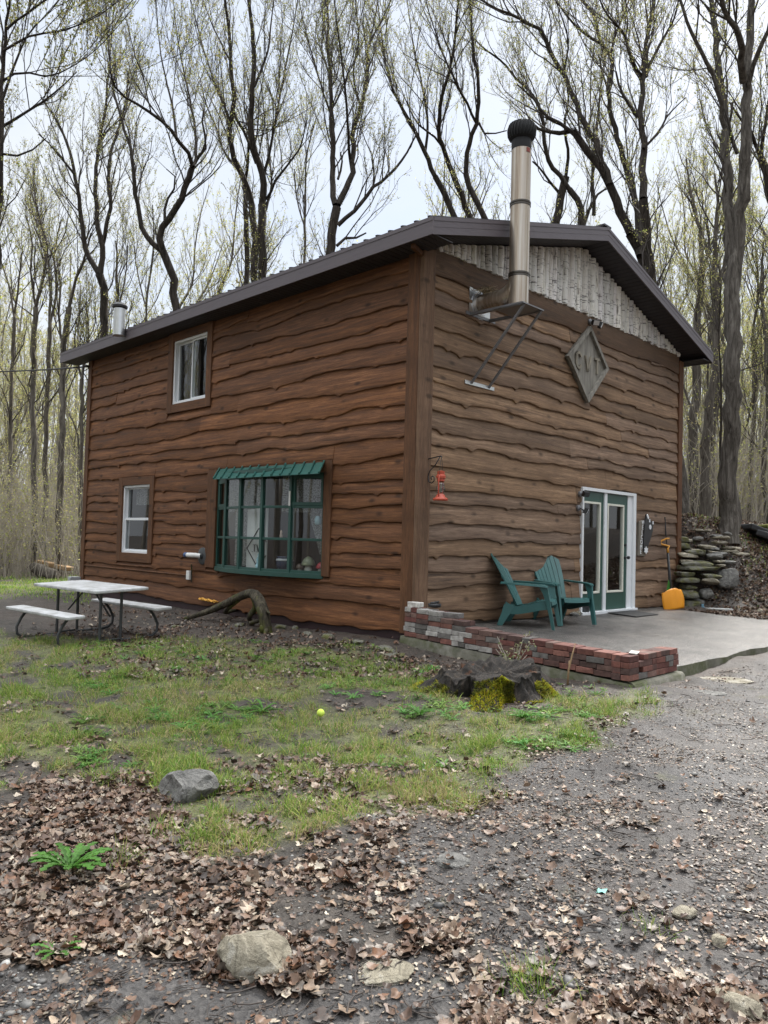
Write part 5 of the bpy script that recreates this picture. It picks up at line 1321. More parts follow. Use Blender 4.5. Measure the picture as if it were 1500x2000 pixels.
def tree_meshes(limbs, rg, dens=1.35, leafsize=.038, per=5, leafden=1.0, tint=1.0, step=.28, s_trunk=.55):
    """limbs: list of (pts, radii) ; the first is the bole. -> dict of raw meshes"""
    Q, RR = [], []
    for i, (p, r) in enumerate(limbs):
        q, rr, l = resample(p, r, step if i else step*1.3, rg); Q.append(q); RR.append(rr)
    wood = []
    for q, r in zip(Q, RR):
        n = 12 if r[0] > .10 else (8 if r[0] > .05 else 6); wood.append(tubes(q[None], r[None], n))
    # flare the bole's foot
    b1, r1 = sprout(Q[:1], RR[:1], s_trunk, .8/dens, (1.4, 3.2), (.45, .9), rg, 8, .42, .024, .35)
    b2, r2 = sprout(Q[1:], RR[1:], .10, .46/dens, (1.2, 3.8), (.3, .8), rg, 8, .5, .022, .40)
    b = np.concatenate([b1, b2]); br = np.maximum(np.concatenate([r1, r2]), .0055)
    c, cr_ = sprout(list(b), list(br), .15, .30/dens, (.5, 1.7), (.3, .8), rg, 5, .55, .008, .35); cr_ = np.maximum(cr_, .0036)
    e, er = sprout(list(c), list(cr_), .25, .25/dens, (.2, .6), (.35, .9), rg, 3, .7, .005, .25); er = np.maximum(er, .0027)
    tw = [tubes(b, br, 5), tubes(c, cr_, 3)]
    if len(e): tw.append(tubes(e, er, 3))
    lv = leaf_mesh(e if len(e) else c, rg, max(1, int(per*leafden)), leafsize, tint)
    return cat(wood), cat(tw), lv
def plant_tree(name, label, limbs, base, bark, rg, group=None, **kw):
    t = thing(name, label, 'tree', base, 0, group)
    off = np.array(base)
    w, b, lv = tree_meshes([(np.array(p)-off, r) for p, r in limbs], rg, **kw)
    mesh_np('trunk', w[0], w[1], M[bark], None, True, t); mesh_np('branches', b[0], b[1], M['twig'], None, True, t)
    if lv is not None: mesh_np('foliage', lv[0], lv[1], M['leaf'], lv[2], False, t)
    return t
def traced(name, label, D, lines, bark='bark', seed=1, group=None, spread=.9, **kw):
    """lines: [(points in the photograph, width at start, width at end)]; each limb gets its own depth drift about D"""
    rg = np.random.default_rng(seed); limbs = []; tips = {}
    for i, (pts, w0, w1) in enumerate(lines):
        pts = [tuple(p) for p in pts]
        # start depth: that of the nearest earlier limb point
        d0 = D; best = 1e9
        for q, dq in tips.items():
            h = (q[0]-pts[0][0])**2+(q[1]-pts[0][1])**2
            if h < best: best = h; d0 = dq
        sl = rg.normal(0, spread)*.5 if i else 0.0
        ln = np.r_[0, np.cumsum([math.dist(a, b) for a, b in zip(pts, pts[1:])])]/FPX*D
        P = []; 
        for (x, y), l in zip(pts, ln): dd = d0+sl*l*.5+.12*math.sin(l*1.3+i); P.append(at(x, y, dd)); tips[(x, y)] = dd
        r = [max(.006, (np.interp(l/ln[-1], np.linspace(0, 1, len(w0)), w0) if isinstance(w0, list) else w0+(w1-w0)*l/ln[-1])*.5/FPX*D) for l in ln]
        if i == 0:
            b = P[0]; g = gz(b[0], b[1])-.15
            P = [np.array([b[0], b[1], g])]+([np.array([b[0], b[1], g+.5])] if P[0][2] > g+1 else [])+P[1 if P[0][2] <= g+1 else 0:]
            r = [r[0]*1.28]+([r[0]*1.08] if len(P) > len(r) else [])+r[1 if len(P) == len(r) else 0:]
            r = r[:len(P)]+[r[-1]]*(len(P)-len(r)); base = (P[0][0], P[0][1], g+.15)
        # carry limbs that leave through the top of the frame further up
        if pts[-1][1] < 140:
            d = unit(P[-1]-P[-2]); d = unit(d+np.array([0, 0, .5])); P.append(P[-1]+d*1.6); P.append(P[-1]+unit(d+np.array([0, 0, .4]))*1.6); r += [r[-1]*.6, .008]
        limbs.append((P, r))
    return plant_tree(name, label, limbs, base, bark, rg, group, **kw)

traced('forked_tree', 'dark three-limbed tree rising behind the roof vent', 22, [
 ([(207, 1050), (205, 660), (201, 600), (199, 550), (194, 535)], 17, 15), ([(193, 535), (172, 500), (162, 450), (156, 410), (150, 365), (142, 320), (131, 280), (112, 240), (97, 215), (80, 190)], 11, 3),
 ([(196, 540), (200, 480), (190, 440), (189, 400), (186, 360), (188, 320), (195, 270), (205, 215), (210, 170), (215, 110)], 12, 3), ([(200, 480), (208, 440), (215, 400), (213, 350), (217, 300), (235, 240), (245, 200), (250, 140)], 9, 3), ([(145, 340), (120, 310), (95, 280), (75, 262)], 5, 2)], seed=1)
traced('y_shaped_tree', 'bare Y-shaped tree with two curved limbs above the left eave', 20, [
 ([(350, 1050), (345, 640), (343, 600), (342, 560), (330, 520), (318, 490)], 18, 15), ([(315, 490), (295, 470), (278, 450), (272, 420), (265, 385), (262, 345), (257, 300), (245, 260), (232, 215), (220, 170), (215, 130)], 11, 3),
 ([(318, 490), (316, 450), (335, 420), (355, 385), (370, 350), (376, 325)], 14, 11), ([(376, 325), (385, 310), (400, 295), (400, 260), (395, 235), (398, 215)], 7, 3), ([(376, 325), (365, 295), (345, 270), (315, 235), (275, 208), (245, 190), (222, 165), (215, 140)], 8, 3),
 ([(378, 325), (383, 300), (380, 250), (370, 190), (355, 120), (345, 60)], 6, 2), ([(345, 270), (335, 200), (320, 140), (310, 70)], 5, 2), ([(322, 430), (325, 390), (340, 370), (340, 340), (325, 330)], 6, 2)], seed=2)
traced('leaning_stem_tree', 'left dark stem of the cluster above the middle of the eave', 24, [([(480, 1050), (481, 560), (482, 480), (480, 400), (478, 365)], 13, 9), ([(478, 365), (465, 330), (440, 300), (425, 255), (405, 210), (390, 150)], 6, 2), ([(478, 365), (484, 310), (486, 260), (480, 200)], 7, 2)], seed=3)
traced('tall_clustered_tree', 'tall dark middle tree of the cluster above the middle of the eave', 23, [
 ([(498, 1050), (497, 560), (497, 450), (492, 400)], 15, 13), ([(492, 400), (480, 360), (462, 320), (452, 290), (447, 250), (455, 215), (450, 120), (445, 40), (440, 0)], 12, 5), ([(452, 290), (450, 240), (430, 190), (405, 120), (385, 50), (375, 10)], 5, 2), ([(455, 215), (475, 255), (490, 290), (500, 320)], 6, 5), ([(450, 120), (420, 60), (400, 10)], 4, 2)], seed=4)
traced('thick_clustered_tree', 'thickest right-hand tree of the cluster above the middle of the eave', 22.5, [
 ([(518, 1050), (515, 545), (512, 460), (512, 400)], 18, 16), ([(512, 400), (515, 350), (505, 310), (493, 270), (492, 200), (497, 110), (490, 40), (485, 0)], 14, 6), ([(520, 390), (540, 350), (560, 325), (585, 290), (600, 230)], 6, 2), ([(515, 350), (530, 280), (545, 200), (560, 120), (575, 40)], 6, 2), ([(497, 170), (520, 110), (530, 40), (535, 0)], 5, 2), ([(512, 420), (530, 370), (528, 320), (520, 250)], 6, 2)], seed=5)
traced('broad_forked_tree', 'forked tree with a long dead limb reaching right, above the upper eave', 21, [
 ([(640, 1050), (645, 500), (650, 450), (658, 405)], 20, 17), ([(655, 400), (650, 350), (650, 290), (648, 230), (645, 150), (640, 80), (640, 0)], 12, 4), ([(660, 400), (685, 350), (690, 300), (688, 260), (705, 210), (718, 130), (720, 90), (740, 50), (755, 20)], 13, 3),
 ([(685, 320), (680, 260), (675, 180), (665, 100), (655, 20)], 6, 2), ([(660, 440), (690, 415), (715, 385), (735, 360), (755, 345), (780, 320), (800, 290), (815, 260)], 9, 3), ([(658, 480), (680, 462), (700, 465), (715, 455)], 7, 3), ([(660, 350), (668, 310), (665, 298)], 5, 3), ([(705, 210), (690, 150), (700, 80), (695, 10)], 5, 2), ([(648, 230), (625, 160), (605, 90), (590, 30)], 5, 2)], seed=6)
traced('arching_tree', 'leftmost of three dark trees arching left between the forked tree and the stovepipe', 24, [([(925, 1050), (898, 450), (875, 395), (850, 345)], 14, 11), ([(850, 345), (830, 300), (805, 245), (785, 210), (765, 170), (755, 130), (745, 70)], 10, 3), ([(830, 300), (835, 240), (825, 170), (810, 100), (800, 40)], 6, 2)], seed=7)
traced('arching_tree', 'middle of three dark trees arching left between the forked tree and the stovepipe', 24.5, [([(945, 1050), (925, 450), (905, 390), (885, 340)], 14, 11), ([(885, 340), (870, 300), (858, 265), (860, 210), (880, 130), (890, 60), (895, 0)], 10, 3), ([(870, 300), (850, 270), (815, 240), (790, 190)], 5, 2)], seed=8)
traced('arching_tree', 'rightmost of three dark trees arching left, just behind the stovepipe', 23, [([(985, 1050), (955, 440), (930, 390), (910, 340)], 14, 11), ([(910, 340), (915, 290), (930, 240), (935, 180), (925, 100), (920, 30), (918, -20)], 10, 3), ([(935, 240), (950, 262), (968, 260), (990, 255)], 5, 2), ([(930, 240), (905, 190), (880, 140), (860, 90), (840, 30)], 6, 2)], seed=9)
traced('broken_tree', 'short dark trunk standing right of the stovepipe over the ridge', 25, [([(1080, 1050), (1085, 440), (1090, 400), (1098, 370), (1105, 345)], 22, 15), ([(1105, 345), (1110, 300), (1103, 250), (1110, 190), (1100, 120)], 7, 2), ([(1095, 380), (1070, 350), (1055, 330), (1040, 315)], 6, 3)], seed=10)
traced('slender_tree', 'dark slender tree bending left over the roof peak', 24, [([(1150, 1050), (1135, 450), (1130, 400), (1112, 370)], 14, 12), ([(1112, 370), (1090, 340), (1075, 320), (1065, 290), (1060, 240), (1055, 215), (1035, 180), (1005, 150), (980, 120), (940, 90)], 10, 3), ([(1140, 440), (1155, 400), (1172, 375), (1195, 365)], 8, 3), ([(1160, 420), (1158, 330), (1165, 250), (1172, 180), (1180, 120)], 8, 3)], seed=11)
traced('spreading_tree', 'big many-limbed tree arching left behind the right roof slope', 18.5, [
 ([(1300, 1050), (1275, 560), (1255, 500), (1232, 455)], 27, 22), ([(1232, 455), (1205, 400), (1190, 360), (1170, 325), (1150, 295), (1130, 270), (1120, 255)], 18, 13), ([(1120, 255), (1095, 260), (1060, 255), (1045, 250)], 10, 5), ([(1130, 270), (1095, 240), (1065, 225), (1040, 190), (1010, 165)], 8, 3),
 ([(1190, 360), (1180, 330), (1165, 280), (1135, 225), (1120, 190), (1100, 145), (1075, 100), (1062, 70), (1055, 57), (1040, 52), (1015, 35), (975, 20), (940, 0)], 14, 4), ([(1250, 500), (1242, 400), (1220, 320), (1200, 250), (1190, 200), (1192, 110), (1175, 85), (1165, 50), (1155, 20), (1140, 5)], 15, 6),
 ([(1175, 85), (1150, 70), (1120, 45), (1095, 15)], 7, 3), ([(1192, 110), (1205, 60), (1225, 10)], 7, 3), ([(1100, 145), (1110, 90), (1100, 40), (1085, 0)], 5, 2)], seed=12, dens=1.4)
traced('upright_tree', 'tall upright dark tree with an arching top behind the right roof slope', 18, [
 ([(1285, 1050), (1274, 545), (1262, 450), (1256, 390)], 20, 17), ([(1256, 390), (1257, 300), (1252, 210), (1255, 160), (1260, 100), (1270, 40), (1278, 0)], 16, 6), ([(1255, 150), (1230, 110), (1220, 70), (1200, 45), (1180, 20), (1172, 0)], 8, 3), ([(1262, 150), (1275, 110), (1295, 75), (1315, 40), (1325, 0)], 8, 3), ([(1245, 230), (1225, 200), (1210, 170), (1203, 140)], 7, 4), ([(1256, 290), (1285, 260), (1305, 225), (1340, 190)], 6, 2)], seed=13)
traced('big_trunk_tree', 'tall grey-barked forking tree standing on the bank right of the cabin', 16.5, [
 ([(1424, 1026), (1425, 900), (1430, 800), (1432, 700), (1432, 600), (1434, 520), (1440, 445), (1449, 380), (1456, 280), (1458, 200), (1463, 100), (1468, -20)], [33, 32, 31.5, 31, 30, 29, 27, 23, 20, 17, 15, 12], 0), ([(1428, 600), (1426, 520), (1424, 450), (1422, 380), (1418, 300), (1414, 200), (1405, 140), (1398, 60), (1385, -20)], [22, 22, 21, 19, 17, 15, 13, 11, 9], 0),
 ([(1416, 250), (1400, 170), (1385, 130), (1365, 90), (1345, 50), (1330, 0)], 10, 5), ([(1458, 180), (1475, 120), (1500, 60), (1520, 10)], 11, 6), ([(1452, 160), (1445, 80), (1420, 30), (1410, 0)], 15, 8), ([(1400, 170), (1390, 145), (1378, 132), (1365, 135)], 5, 2), ([(1405, 80), (1390, 40), (1400, 0)], 8, 5), ([(1440, 300), (1425, 250), (1430, 200)], 8, 5)], 'bark_grey', seed=14, step=.22, s_trunk=.55)
traced('edge_tree', 'tree at the right picture edge with limbs forking upward', 19, [([(1560, 1050), (1535, 600), (1505, 380), (1487, 312)], 24, 13), ([(1487, 312), (1468, 265), (1445, 230), (1425, 200)], 8, 3), ([(1487, 312), (1492, 265), (1496, 225), (1508, 160)], 9, 4), ([(1510, 420), (1530, 330), (1545, 200)], 12, 5)], seed=15)
traced('stub_tree', 'mid-grey tree with a broken side stub between the cabin and the big trunk', 20, [([(1379, 1012), (1378, 900), (1385, 800), (1392, 740), (1400, 640), (1398, 560)], 20, 13), ([(1391, 745), (1400, 735), (1408, 733)], 10, 8), ([(1398, 560), (1395, 480), (1402, 420), (1396, 340)], 13, 4), ([(1398, 580), (1412, 520), (1420, 460)], 8, 3)], 'bark_mid', seed=16)
traced('straight_tree', 'straight grey tree just beside the far right corner of the cabin', 22, [([(1352, 1012), (1355, 850), (1362, 700), (1365, 600), (1372, 520)], 21, 12), ([(1372, 520), (1365, 440), (1350, 380), (1340, 310)], 10, 3), ([(1370, 540), (1385, 480), (1380, 420)], 7, 3)], 'bark_mid', seed=17)
traced('leaning_tree', 'thick trunk leaning behind the far right corner of the cabin', 17.6, [([(1331, 1010), (1330, 940), (1318, 860), (1300, 780), (1285, 700), (1275, 640)], 30, 20), ([(1275, 640), (1262, 580), (1255, 520)], 20, 10)], 'bark_grey', seed=18, s_trunk=.9)
traced('thin_dark_tree', 'thin dark sapling close to the left side of the big grey trunk', 18, [([(1407, 1016), (1408, 900), (1408, 740)], 6, 4), ([(1408, 740), (1404, 640), (1408, 560)], 4, 2)], seed=19)
traced('corner_tree', 'leafy tree cut by the left picture edge, branches reaching over the yard', 15, [([(-25, 1050), (-8, 700), (0, 330), (3, 200)], 15, 11), ([(3, 200), (6, 120), (14, 40), (20, -20)], 9, 4), ([(0, 250), (40, 225), (80, 200), (120, 170), (150, 140)], 6, 2), ([(3, 160), (40, 140), (90, 150), (140, 130)], 5, 2), ([(3, 200), (30, 120), (60, 60), (100, 20)], 6, 2), ([(5, 100), (60, 70), (120, 60), (175, 40)], 5, 2), ([(0, 300), (30, 305), (50, 300), (90, 270)], 5, 2), ([(10, 60), (60, 20), (110, -10), (160, -10)], 5, 2)], seed=20, leafden=1.2, dens=1.4, leafsize=.045)
LT = [('wood_tree', 'grey tree forking beside the left end of the roof', 25, [([(70, 1080), (66, 850), (65, 700), (70, 600)], 13, 10), ([(70, 600), (85, 540), (92, 480), (75, 420), (60, 370)], 9, 3), ([(70, 600), (60, 530), (62, 470), (50, 420)], 6, 2)]),
 ('wood_tree', 'grey tree leaning right, nearest the left end of the cabin', 23, [([(116, 1080), (122, 800), (125, 690), (135, 600)], 15, 11), ([(135, 600), (150, 540), (166, 500), (178, 455)], 9, 3), ([(125, 690), (115, 620), (118, 560), (110, 500)], 7, 3)]),
 ('wood_tree', 'slim grey tree left of the forked one by the roof end', 27, [([(20, 1080), (25, 680), (28, 620)], 9, 7), ([(28, 620), (18, 560), (5, 520), (-10, 470)], 6, 2), ([(28, 620), (38, 540), (45, 480)], 6, 2)]),
 ('wood_tree', 'double-limbed grey tree among the slim trunks at left', 26, [([(88, 1080), (92, 800), (97, 640)], 11, 9), ([(97, 640), (95, 520), (85, 460), (70, 400), (66, 330)], 8, 3), ([(97, 640), (110, 560), (106, 500), (120, 430)], 7, 3)]),
 ('wood_tree', 'slim dark tree seen just past the far left corner of the cabin', 24, [([(157, 1080), (158, 940), (160, 740)], 10, 8), ([(160, 740), (172, 660), (168, 590)], 7, 3), ([(160, 740), (146, 680), (150, 620)], 6, 2)]),
 ('wood_tree', 'thin crooked tree beside the roof vent', 23, [([(236, 1050), (232, 600), (227, 540)], 7, 6), ([(227, 540), (229, 500), (226, 470)], 6, 3), ([(232, 600), (245, 540), (250, 480)], 4, 2)]),
 ('wood_tree', 'thin tree filling the gap right of the roof vent', 26, [([(290, 1050), (285, 620), (290, 560), (300, 490)], 6, 4), ([(290, 560), (300, 470), (298, 400)], 4, 2), ([(285, 600), (270, 540), (262, 480)], 4, 2)]),
 ('wood_tree', 'slim straight tree between the clustered trees and the forked one', 27, [([(596, 1050), (594, 520), (596, 380)], 6, 5), ([(596, 380), (600, 300), (615, 240)], 5, 2), ([(594, 440), (580, 390), (575, 330)], 4, 2)]),
 ('wood_tree', 'slim tree right of the big grey trunk on the bank', 24, [([(1466, 1015), (1468, 880), (1475, 760), (1470, 660)], 11, 8), ([(1470, 660), (1480, 560), (1476, 480)], 7, 3), ([(1474, 780), (1490, 720), (1510, 690)], 6, 3)]),
 ('wood_tree', 'slim tree leaning at the right picture edge above the scrap heap', 22, [([(1500, 1010), (1492, 900), (1500, 800), (1496, 650)], 12, 9), ([(1496, 650), (1486, 560), (1492, 470)], 7, 3), ([(1492, 900), (1470, 860), (1450, 830)], 5, 2)])]
for i, (n, lab, D, ls) in enumerate(LT): traced(n if i < 7 else 'slim_tree', lab, D, [(p_, w_*.78, v_) for p_, w_, v_ in ls], 'bark_mid', seed=40+i, leafden=1.3)

# generic wood: six grown trees, copied through the wood as things of their own
def grown(rg, H, slim):
    lean_ = rg.normal(0, .03, 2); n = 7; p = [np.zeros(3)]; fork = rg.uniform(.35, .6)
    for i in range(1, n+1): p.append(p[-1]+np.array([lean_[0]+rg.normal(0, .03), lean_[1]+rg.normal(0, .03), 1])*H*fork/n)
    r0 = slim; limbs = [([np.array([0, 0, -.4])]+p[1:], [r0*1.3]+list(np.linspace(r0, r0*.72, n)))]
    for k in range(rg.integers(3, 6)):
        j = n if k < 2 else rg.integers(3, n+1); a = rg.uniform(0, 6.283); d = np.array([math.cos(a)*.45, math.sin(a)*.45, 1.0]); q = [p[j]]
        l = (H-p[j][2])*rg.uniform(.6, 1.0)
        for i in range(7): d = unit(d+np.r_[rg.normal(0, .14, 2), .12]); q.append(q[-1]+d*l/7)
        limbs.append((q, list(np.linspace(r0*(.6 if k < 2 else .38), .012, 8))))
    return limbs
PROTO = []
for k in range(6):
    rg = np.random.default_rng(200+k); H = (15, 17, 13, 18, 11, 14)[k]
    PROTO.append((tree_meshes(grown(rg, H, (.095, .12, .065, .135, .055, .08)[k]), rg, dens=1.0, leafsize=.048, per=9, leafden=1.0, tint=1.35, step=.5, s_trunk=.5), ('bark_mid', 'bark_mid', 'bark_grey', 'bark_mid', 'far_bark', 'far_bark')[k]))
PM = [(mesh_np('trunk', w[0], w[1], M[bk], None, True, None, False), mesh_np('branches', b[0], b[1], M['far_bark'], None, True, None, False), mesh_np('foliage', l[0], l[1], M['leaf'], l[2], False, None, False)) for (w, b, l), bk in PROTO]
def forest_tree(k, x, y, rz, sc_, label, group):
    t = thing('forest_tree', label, 'tree', (x, y, gz(x, y)-.05), rz, group); t.scale = (sc_,)*3
    for n, m in zip(('trunk', 'branches', 'foliage'), PM[k]):
        o = bpy.data.objects.new(n, m); COL.objects.link(o); o.parent = t
rg = np.random.default_rng(77); placed = []
ZON = [(-160, 200, 28, 46, 17, 'slim tree in the wood left of and behind the cabin', 'trees of the wood left of the cabin'), (200, 1250, 27, 44, 13, 'tree of the wood showing above the cabin roof', 'trees of the wood above the roof'), (1250, 1680, 22, 42, 20, 'tree of the wood on the bank right of the cabin', 'trees of the wood right of the cabin')]
for x0, x1, d0, d1, n, lab, grp in ZON:
    c = 0; tries = 0
    while c < n and tries < 2000:
        tries += 1; q = at(rg.uniform(x0, x1), 1050, rg.uniform(d0, d1))
        if any((q[0]-a)**2+(q[1]-b)**2 < 2.2 for a, b in placed): continue
        placed.append((q[0], q[1])); c += 1; forest_tree(int(rg.integers(0, 6)), q[0], q[1], rg.uniform(0, 6.28), rg.uniform(.6, 1.0), lab, grp)
# the wood on the other sides of the yard, seen in the window panes
for i in range(34):
    if i < 16: x, y = rg.uniform(-24, -10), rg.uniform(-2, 26)
    elif i < 28: x, y = rg.uniform(2, 26), rg.uniform(-26, -9)
    else: x, y = rg.uniform(-24, -10), rg.uniform(-22, -9)
    v = np.array([x, y, 1])-CAM
    if v@_F > -3 and abs(v@_R) < abs(v@_F)*.62+3: continue
    forest_tree(int(rg.integers(0, 4)), x, y, rg.uniform(0, 6.28), rg.uniform(.9, 1.2), 'tree of the wood across the yard, mirrored in the window panes', 'trees mirrored in the panes')

# far wood: slim stems merging into one mass, and the brush under it
def stems(N, dr, hr, rr, xr, rg, lean=.06, K=5, n=4):
    px = rg.uniform(*xr, N); D = rg.uniform(*dr, N); P0 = np.array([at(a, 1050, b) for a, b in zip(px, D)]); P0[:, 2] = ground_z(P0[:, 0], P0[:, 1])-.1
    h = rg.uniform(*hr, N); d = np.c_[rg.normal(0, lean, (N, 2)), np.ones(N)]; pts = [P0]
    for j in range(K-1): d = unit(d+np.c_[rg.normal(0, lean*1.3, (N, 2)), np.full(N, .1)]); pts.append(pts[-1]+d*(h/(K-1))[:, None])
    P = np.stack(pts, 1); r = rg.uniform(*rr, N)[:, None]*np.linspace(1, .25, K)[None]
    return P, r
rg = np.random.default_rng(5)
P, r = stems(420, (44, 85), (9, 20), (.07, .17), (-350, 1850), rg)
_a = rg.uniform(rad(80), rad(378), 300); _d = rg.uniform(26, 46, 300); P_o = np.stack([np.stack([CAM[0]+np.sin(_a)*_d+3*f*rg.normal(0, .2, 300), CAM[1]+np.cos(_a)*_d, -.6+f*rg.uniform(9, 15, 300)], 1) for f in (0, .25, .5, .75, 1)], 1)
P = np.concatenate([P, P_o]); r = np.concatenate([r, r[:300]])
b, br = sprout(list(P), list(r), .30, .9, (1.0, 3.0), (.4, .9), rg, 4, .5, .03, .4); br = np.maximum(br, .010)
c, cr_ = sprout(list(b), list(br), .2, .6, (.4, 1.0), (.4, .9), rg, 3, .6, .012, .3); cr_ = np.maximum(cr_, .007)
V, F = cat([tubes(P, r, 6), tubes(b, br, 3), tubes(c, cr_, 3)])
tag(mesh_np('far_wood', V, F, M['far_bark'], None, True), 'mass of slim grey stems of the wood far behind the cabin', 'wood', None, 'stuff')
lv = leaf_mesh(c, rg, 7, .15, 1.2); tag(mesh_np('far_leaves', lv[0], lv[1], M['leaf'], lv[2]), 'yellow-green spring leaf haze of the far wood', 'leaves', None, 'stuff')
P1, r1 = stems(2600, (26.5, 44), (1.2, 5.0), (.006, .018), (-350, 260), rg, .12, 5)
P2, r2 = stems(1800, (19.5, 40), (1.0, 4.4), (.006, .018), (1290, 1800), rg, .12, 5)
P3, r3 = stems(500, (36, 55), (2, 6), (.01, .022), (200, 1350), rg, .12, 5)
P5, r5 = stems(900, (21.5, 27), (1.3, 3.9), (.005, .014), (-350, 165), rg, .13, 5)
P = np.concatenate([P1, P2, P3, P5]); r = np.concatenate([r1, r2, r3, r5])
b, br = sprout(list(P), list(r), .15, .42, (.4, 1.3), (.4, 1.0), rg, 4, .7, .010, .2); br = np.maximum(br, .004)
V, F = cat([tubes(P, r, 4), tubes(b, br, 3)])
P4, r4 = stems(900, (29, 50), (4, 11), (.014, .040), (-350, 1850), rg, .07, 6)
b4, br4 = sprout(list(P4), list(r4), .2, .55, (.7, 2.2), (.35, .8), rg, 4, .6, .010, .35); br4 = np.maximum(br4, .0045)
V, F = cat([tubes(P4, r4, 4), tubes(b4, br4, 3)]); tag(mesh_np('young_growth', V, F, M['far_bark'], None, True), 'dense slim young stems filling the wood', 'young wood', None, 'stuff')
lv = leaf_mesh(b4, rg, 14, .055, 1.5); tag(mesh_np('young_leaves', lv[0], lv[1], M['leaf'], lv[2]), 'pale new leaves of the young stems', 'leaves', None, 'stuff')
V, F = cat([tubes(P, r, 4), tubes(b, br, 3)])
M['brush'] = simple('brush_twig', (.36, .325, .27), .9, 0, .35)
tag(mesh_np('brush', V, F, M['brush'], None, True), 'tangle of thin grey-tan brush at the foot of the wood', 'brush', None, 'stuff')
lv = leaf_mesh(b, rg, 3, .055, 1.25); tag(mesh_np('brush_leaves', lv[0], lv[1], M['leaf'], lv[2]), 'small pale spring leaves on the brush', 'leaves', None, 'stuff')

# ------------------------------------------------------------------ ground cover
def cam_uniform(N, px, py, rg):
    """ground points spread evenly as seen from the lawn side (near ones closer together)"""
    x = rg.uniform(px[0], px[1], N); y = rg.uniform(py[0], py[1], N)
    d = _F[None]+_R[None]*((x-750)/FPX)[:, None]+_U[None]*((1000-y)/FPX)[:, None]
    z = np.full(N, -.4); 
    for _ in range(5):
        t = (z-CAM[2])/d[:, 2]; p = CAM+d*t[:, None]; z = ground_z(p[:, 0], p[:, 1])
    return p[:, 0], p[:, 1]
def area(N, x0, x1, y0, y1, rg): return rg.uniform(x0, x1, N), rg.uniform(y0, y1, N)
def off_built(x, y): return ~(((x > -.24) & (x < 7.1) & (y > -3.2) & (y < .1)) | ((x > -.08) & (x < 7.95) & (y > -.05) & (y < 9.95)))
rg = np.random.default_rng(21)
NR = rg.random
# grass: three blade shapes bent over, in tufts
def blade(bend, w=.5):
    V = []
    for j, (h, ww) in enumerate(((0, 1), (.38, .9), (.72, .62), (1, .08))):
        V += [(-w*ww, bend*h*h, h*(1-.3*bend*h)), (w*ww, bend*h*h, h*(1-.3*bend*h))]
    return np.array(V), np.array([(0, 1, 3, 2), (2, 3, 5, 4), (4, 5, 7, 6)])
Vs = []
GC = np.array([(.125, .245, .034), (.18, .30, .045), (.245, .325, .06), (.32, .35, .09), (.09, .18, .03)])
for it, (bend, N) in enumerate(((.25, 52000), (.6, 50000), (1.0, 34000))):
    x, y = area(N, -6.6, .3, -4.6, 6.0, rg)
    x2, y2 = cam_uniform(N, (-60, 1290), (1240, 1680), rg); x = np.r_[x, x2]; y = np.r_[y, y2]
    tr, gr, li = cover(x, y); tuft = fbm(x*5.3+31, y*5.3, 3); keep = (NR(len(x)) < gr*np.clip((tuft-.31)*5, .2, 1)) & off_built(x, y) & ((x-SX)**2+(y-SY)**2 > .32)
    x, y = x[keep], y[keep]; tuft = tuft[keep]; z = ground_z(x, y)
    h = (.022+.085*np.clip(tuft-.35, 0, .4)/.4)*rg.uniform(.5, 1.35, len(x)); big = fbm(x*.8+3, y*.8+7, 3)
    straw = NR(len(x)) < np.clip(.30+(.5-big)*1.5, .10, .70)
    c = GC[rg.integers(0, 5, len(x))]*rg.uniform(.75, 1.35, (len(x), 1)); st_ = np.array([(.46, .38, .20)])*rg.uniform(.6, 1.2, (len(x), 1)); c = np.where(straw[:, None], st_, c)
    bv, bf = blade(bend); rt = rotz_tilt(rg.uniform(0, 6.28, len(x)), np.where(straw, rg.uniform(.4, 1.5, len(x)), rg.uniform(0, .7, len(x))), rg.uniform(0, 6.28, len(x)))
    Vs.append(scatter(bv, bf, np.stack([x, y, z-.005], 1), rt, np.stack([rg.uniform(.0028, .0052, len(x)), h, h], 1), c))
V = np.concatenate([v[0] for v in Vs]); o_ = 0; Fl = []
for v in Vs: Fl.append(v[1]+o_); o_ += len(v[0])
tag(mesh_np('grass', V, np.concatenate(Fl), M['blade'], np.concatenate([v[2] for v in Vs])), 'patchy spring grass and straw on the lawn before the cabin', 'grass', None, 'stuff')
# sparse grass further back (left yard, bank)
Vs = []
x, y = cam_uniform(24000, (-80, 175), (1085, 1180), rg); x2, y2 = area(26000, 7.4, 17, -5, 5, rg); x = np.r_[x, x2]; y = np.r_[y, y2]
n = fbm(x*.9+5, y*.9, 3); k = (NR(len(x)) < np.where(x > 6, np.clip((n-.50)*5, 0, 1)*np.clip((x+y*.5-7.4)/2.5, .05, 1), np.clip((n-.40)*5, .1, 1))) & off_built(x, y) & (np.hypot(x-CAM[0], y-CAM[1]) < 34); x, y = x[k], y[k]; z = ground_z(x, y)
bv, bf = blade(.5); c = GC[rg.integers(0, 5, len(x))]*rg.uniform(.9, 1.7, (len(x), 1)); rt = rotz_tilt(rg.uniform(0, 6.28, len(x)), rg.uniform(0, .7, len(x)), rg.uniform(0, 6.28, len(x)))
h = rg.uniform(.03, .11, len(x)); V, F, C = scatter(bv, bf, np.stack([x, y, z], 1), rt, np.stack([np.full(len(x), .010), h, h], 1), c)
tag(mesh_np('yard_grass', V, F, M['blade'], C), 'green grass and weeds at the edge of the wood and on the bank', 'grass', None, 'stuff')

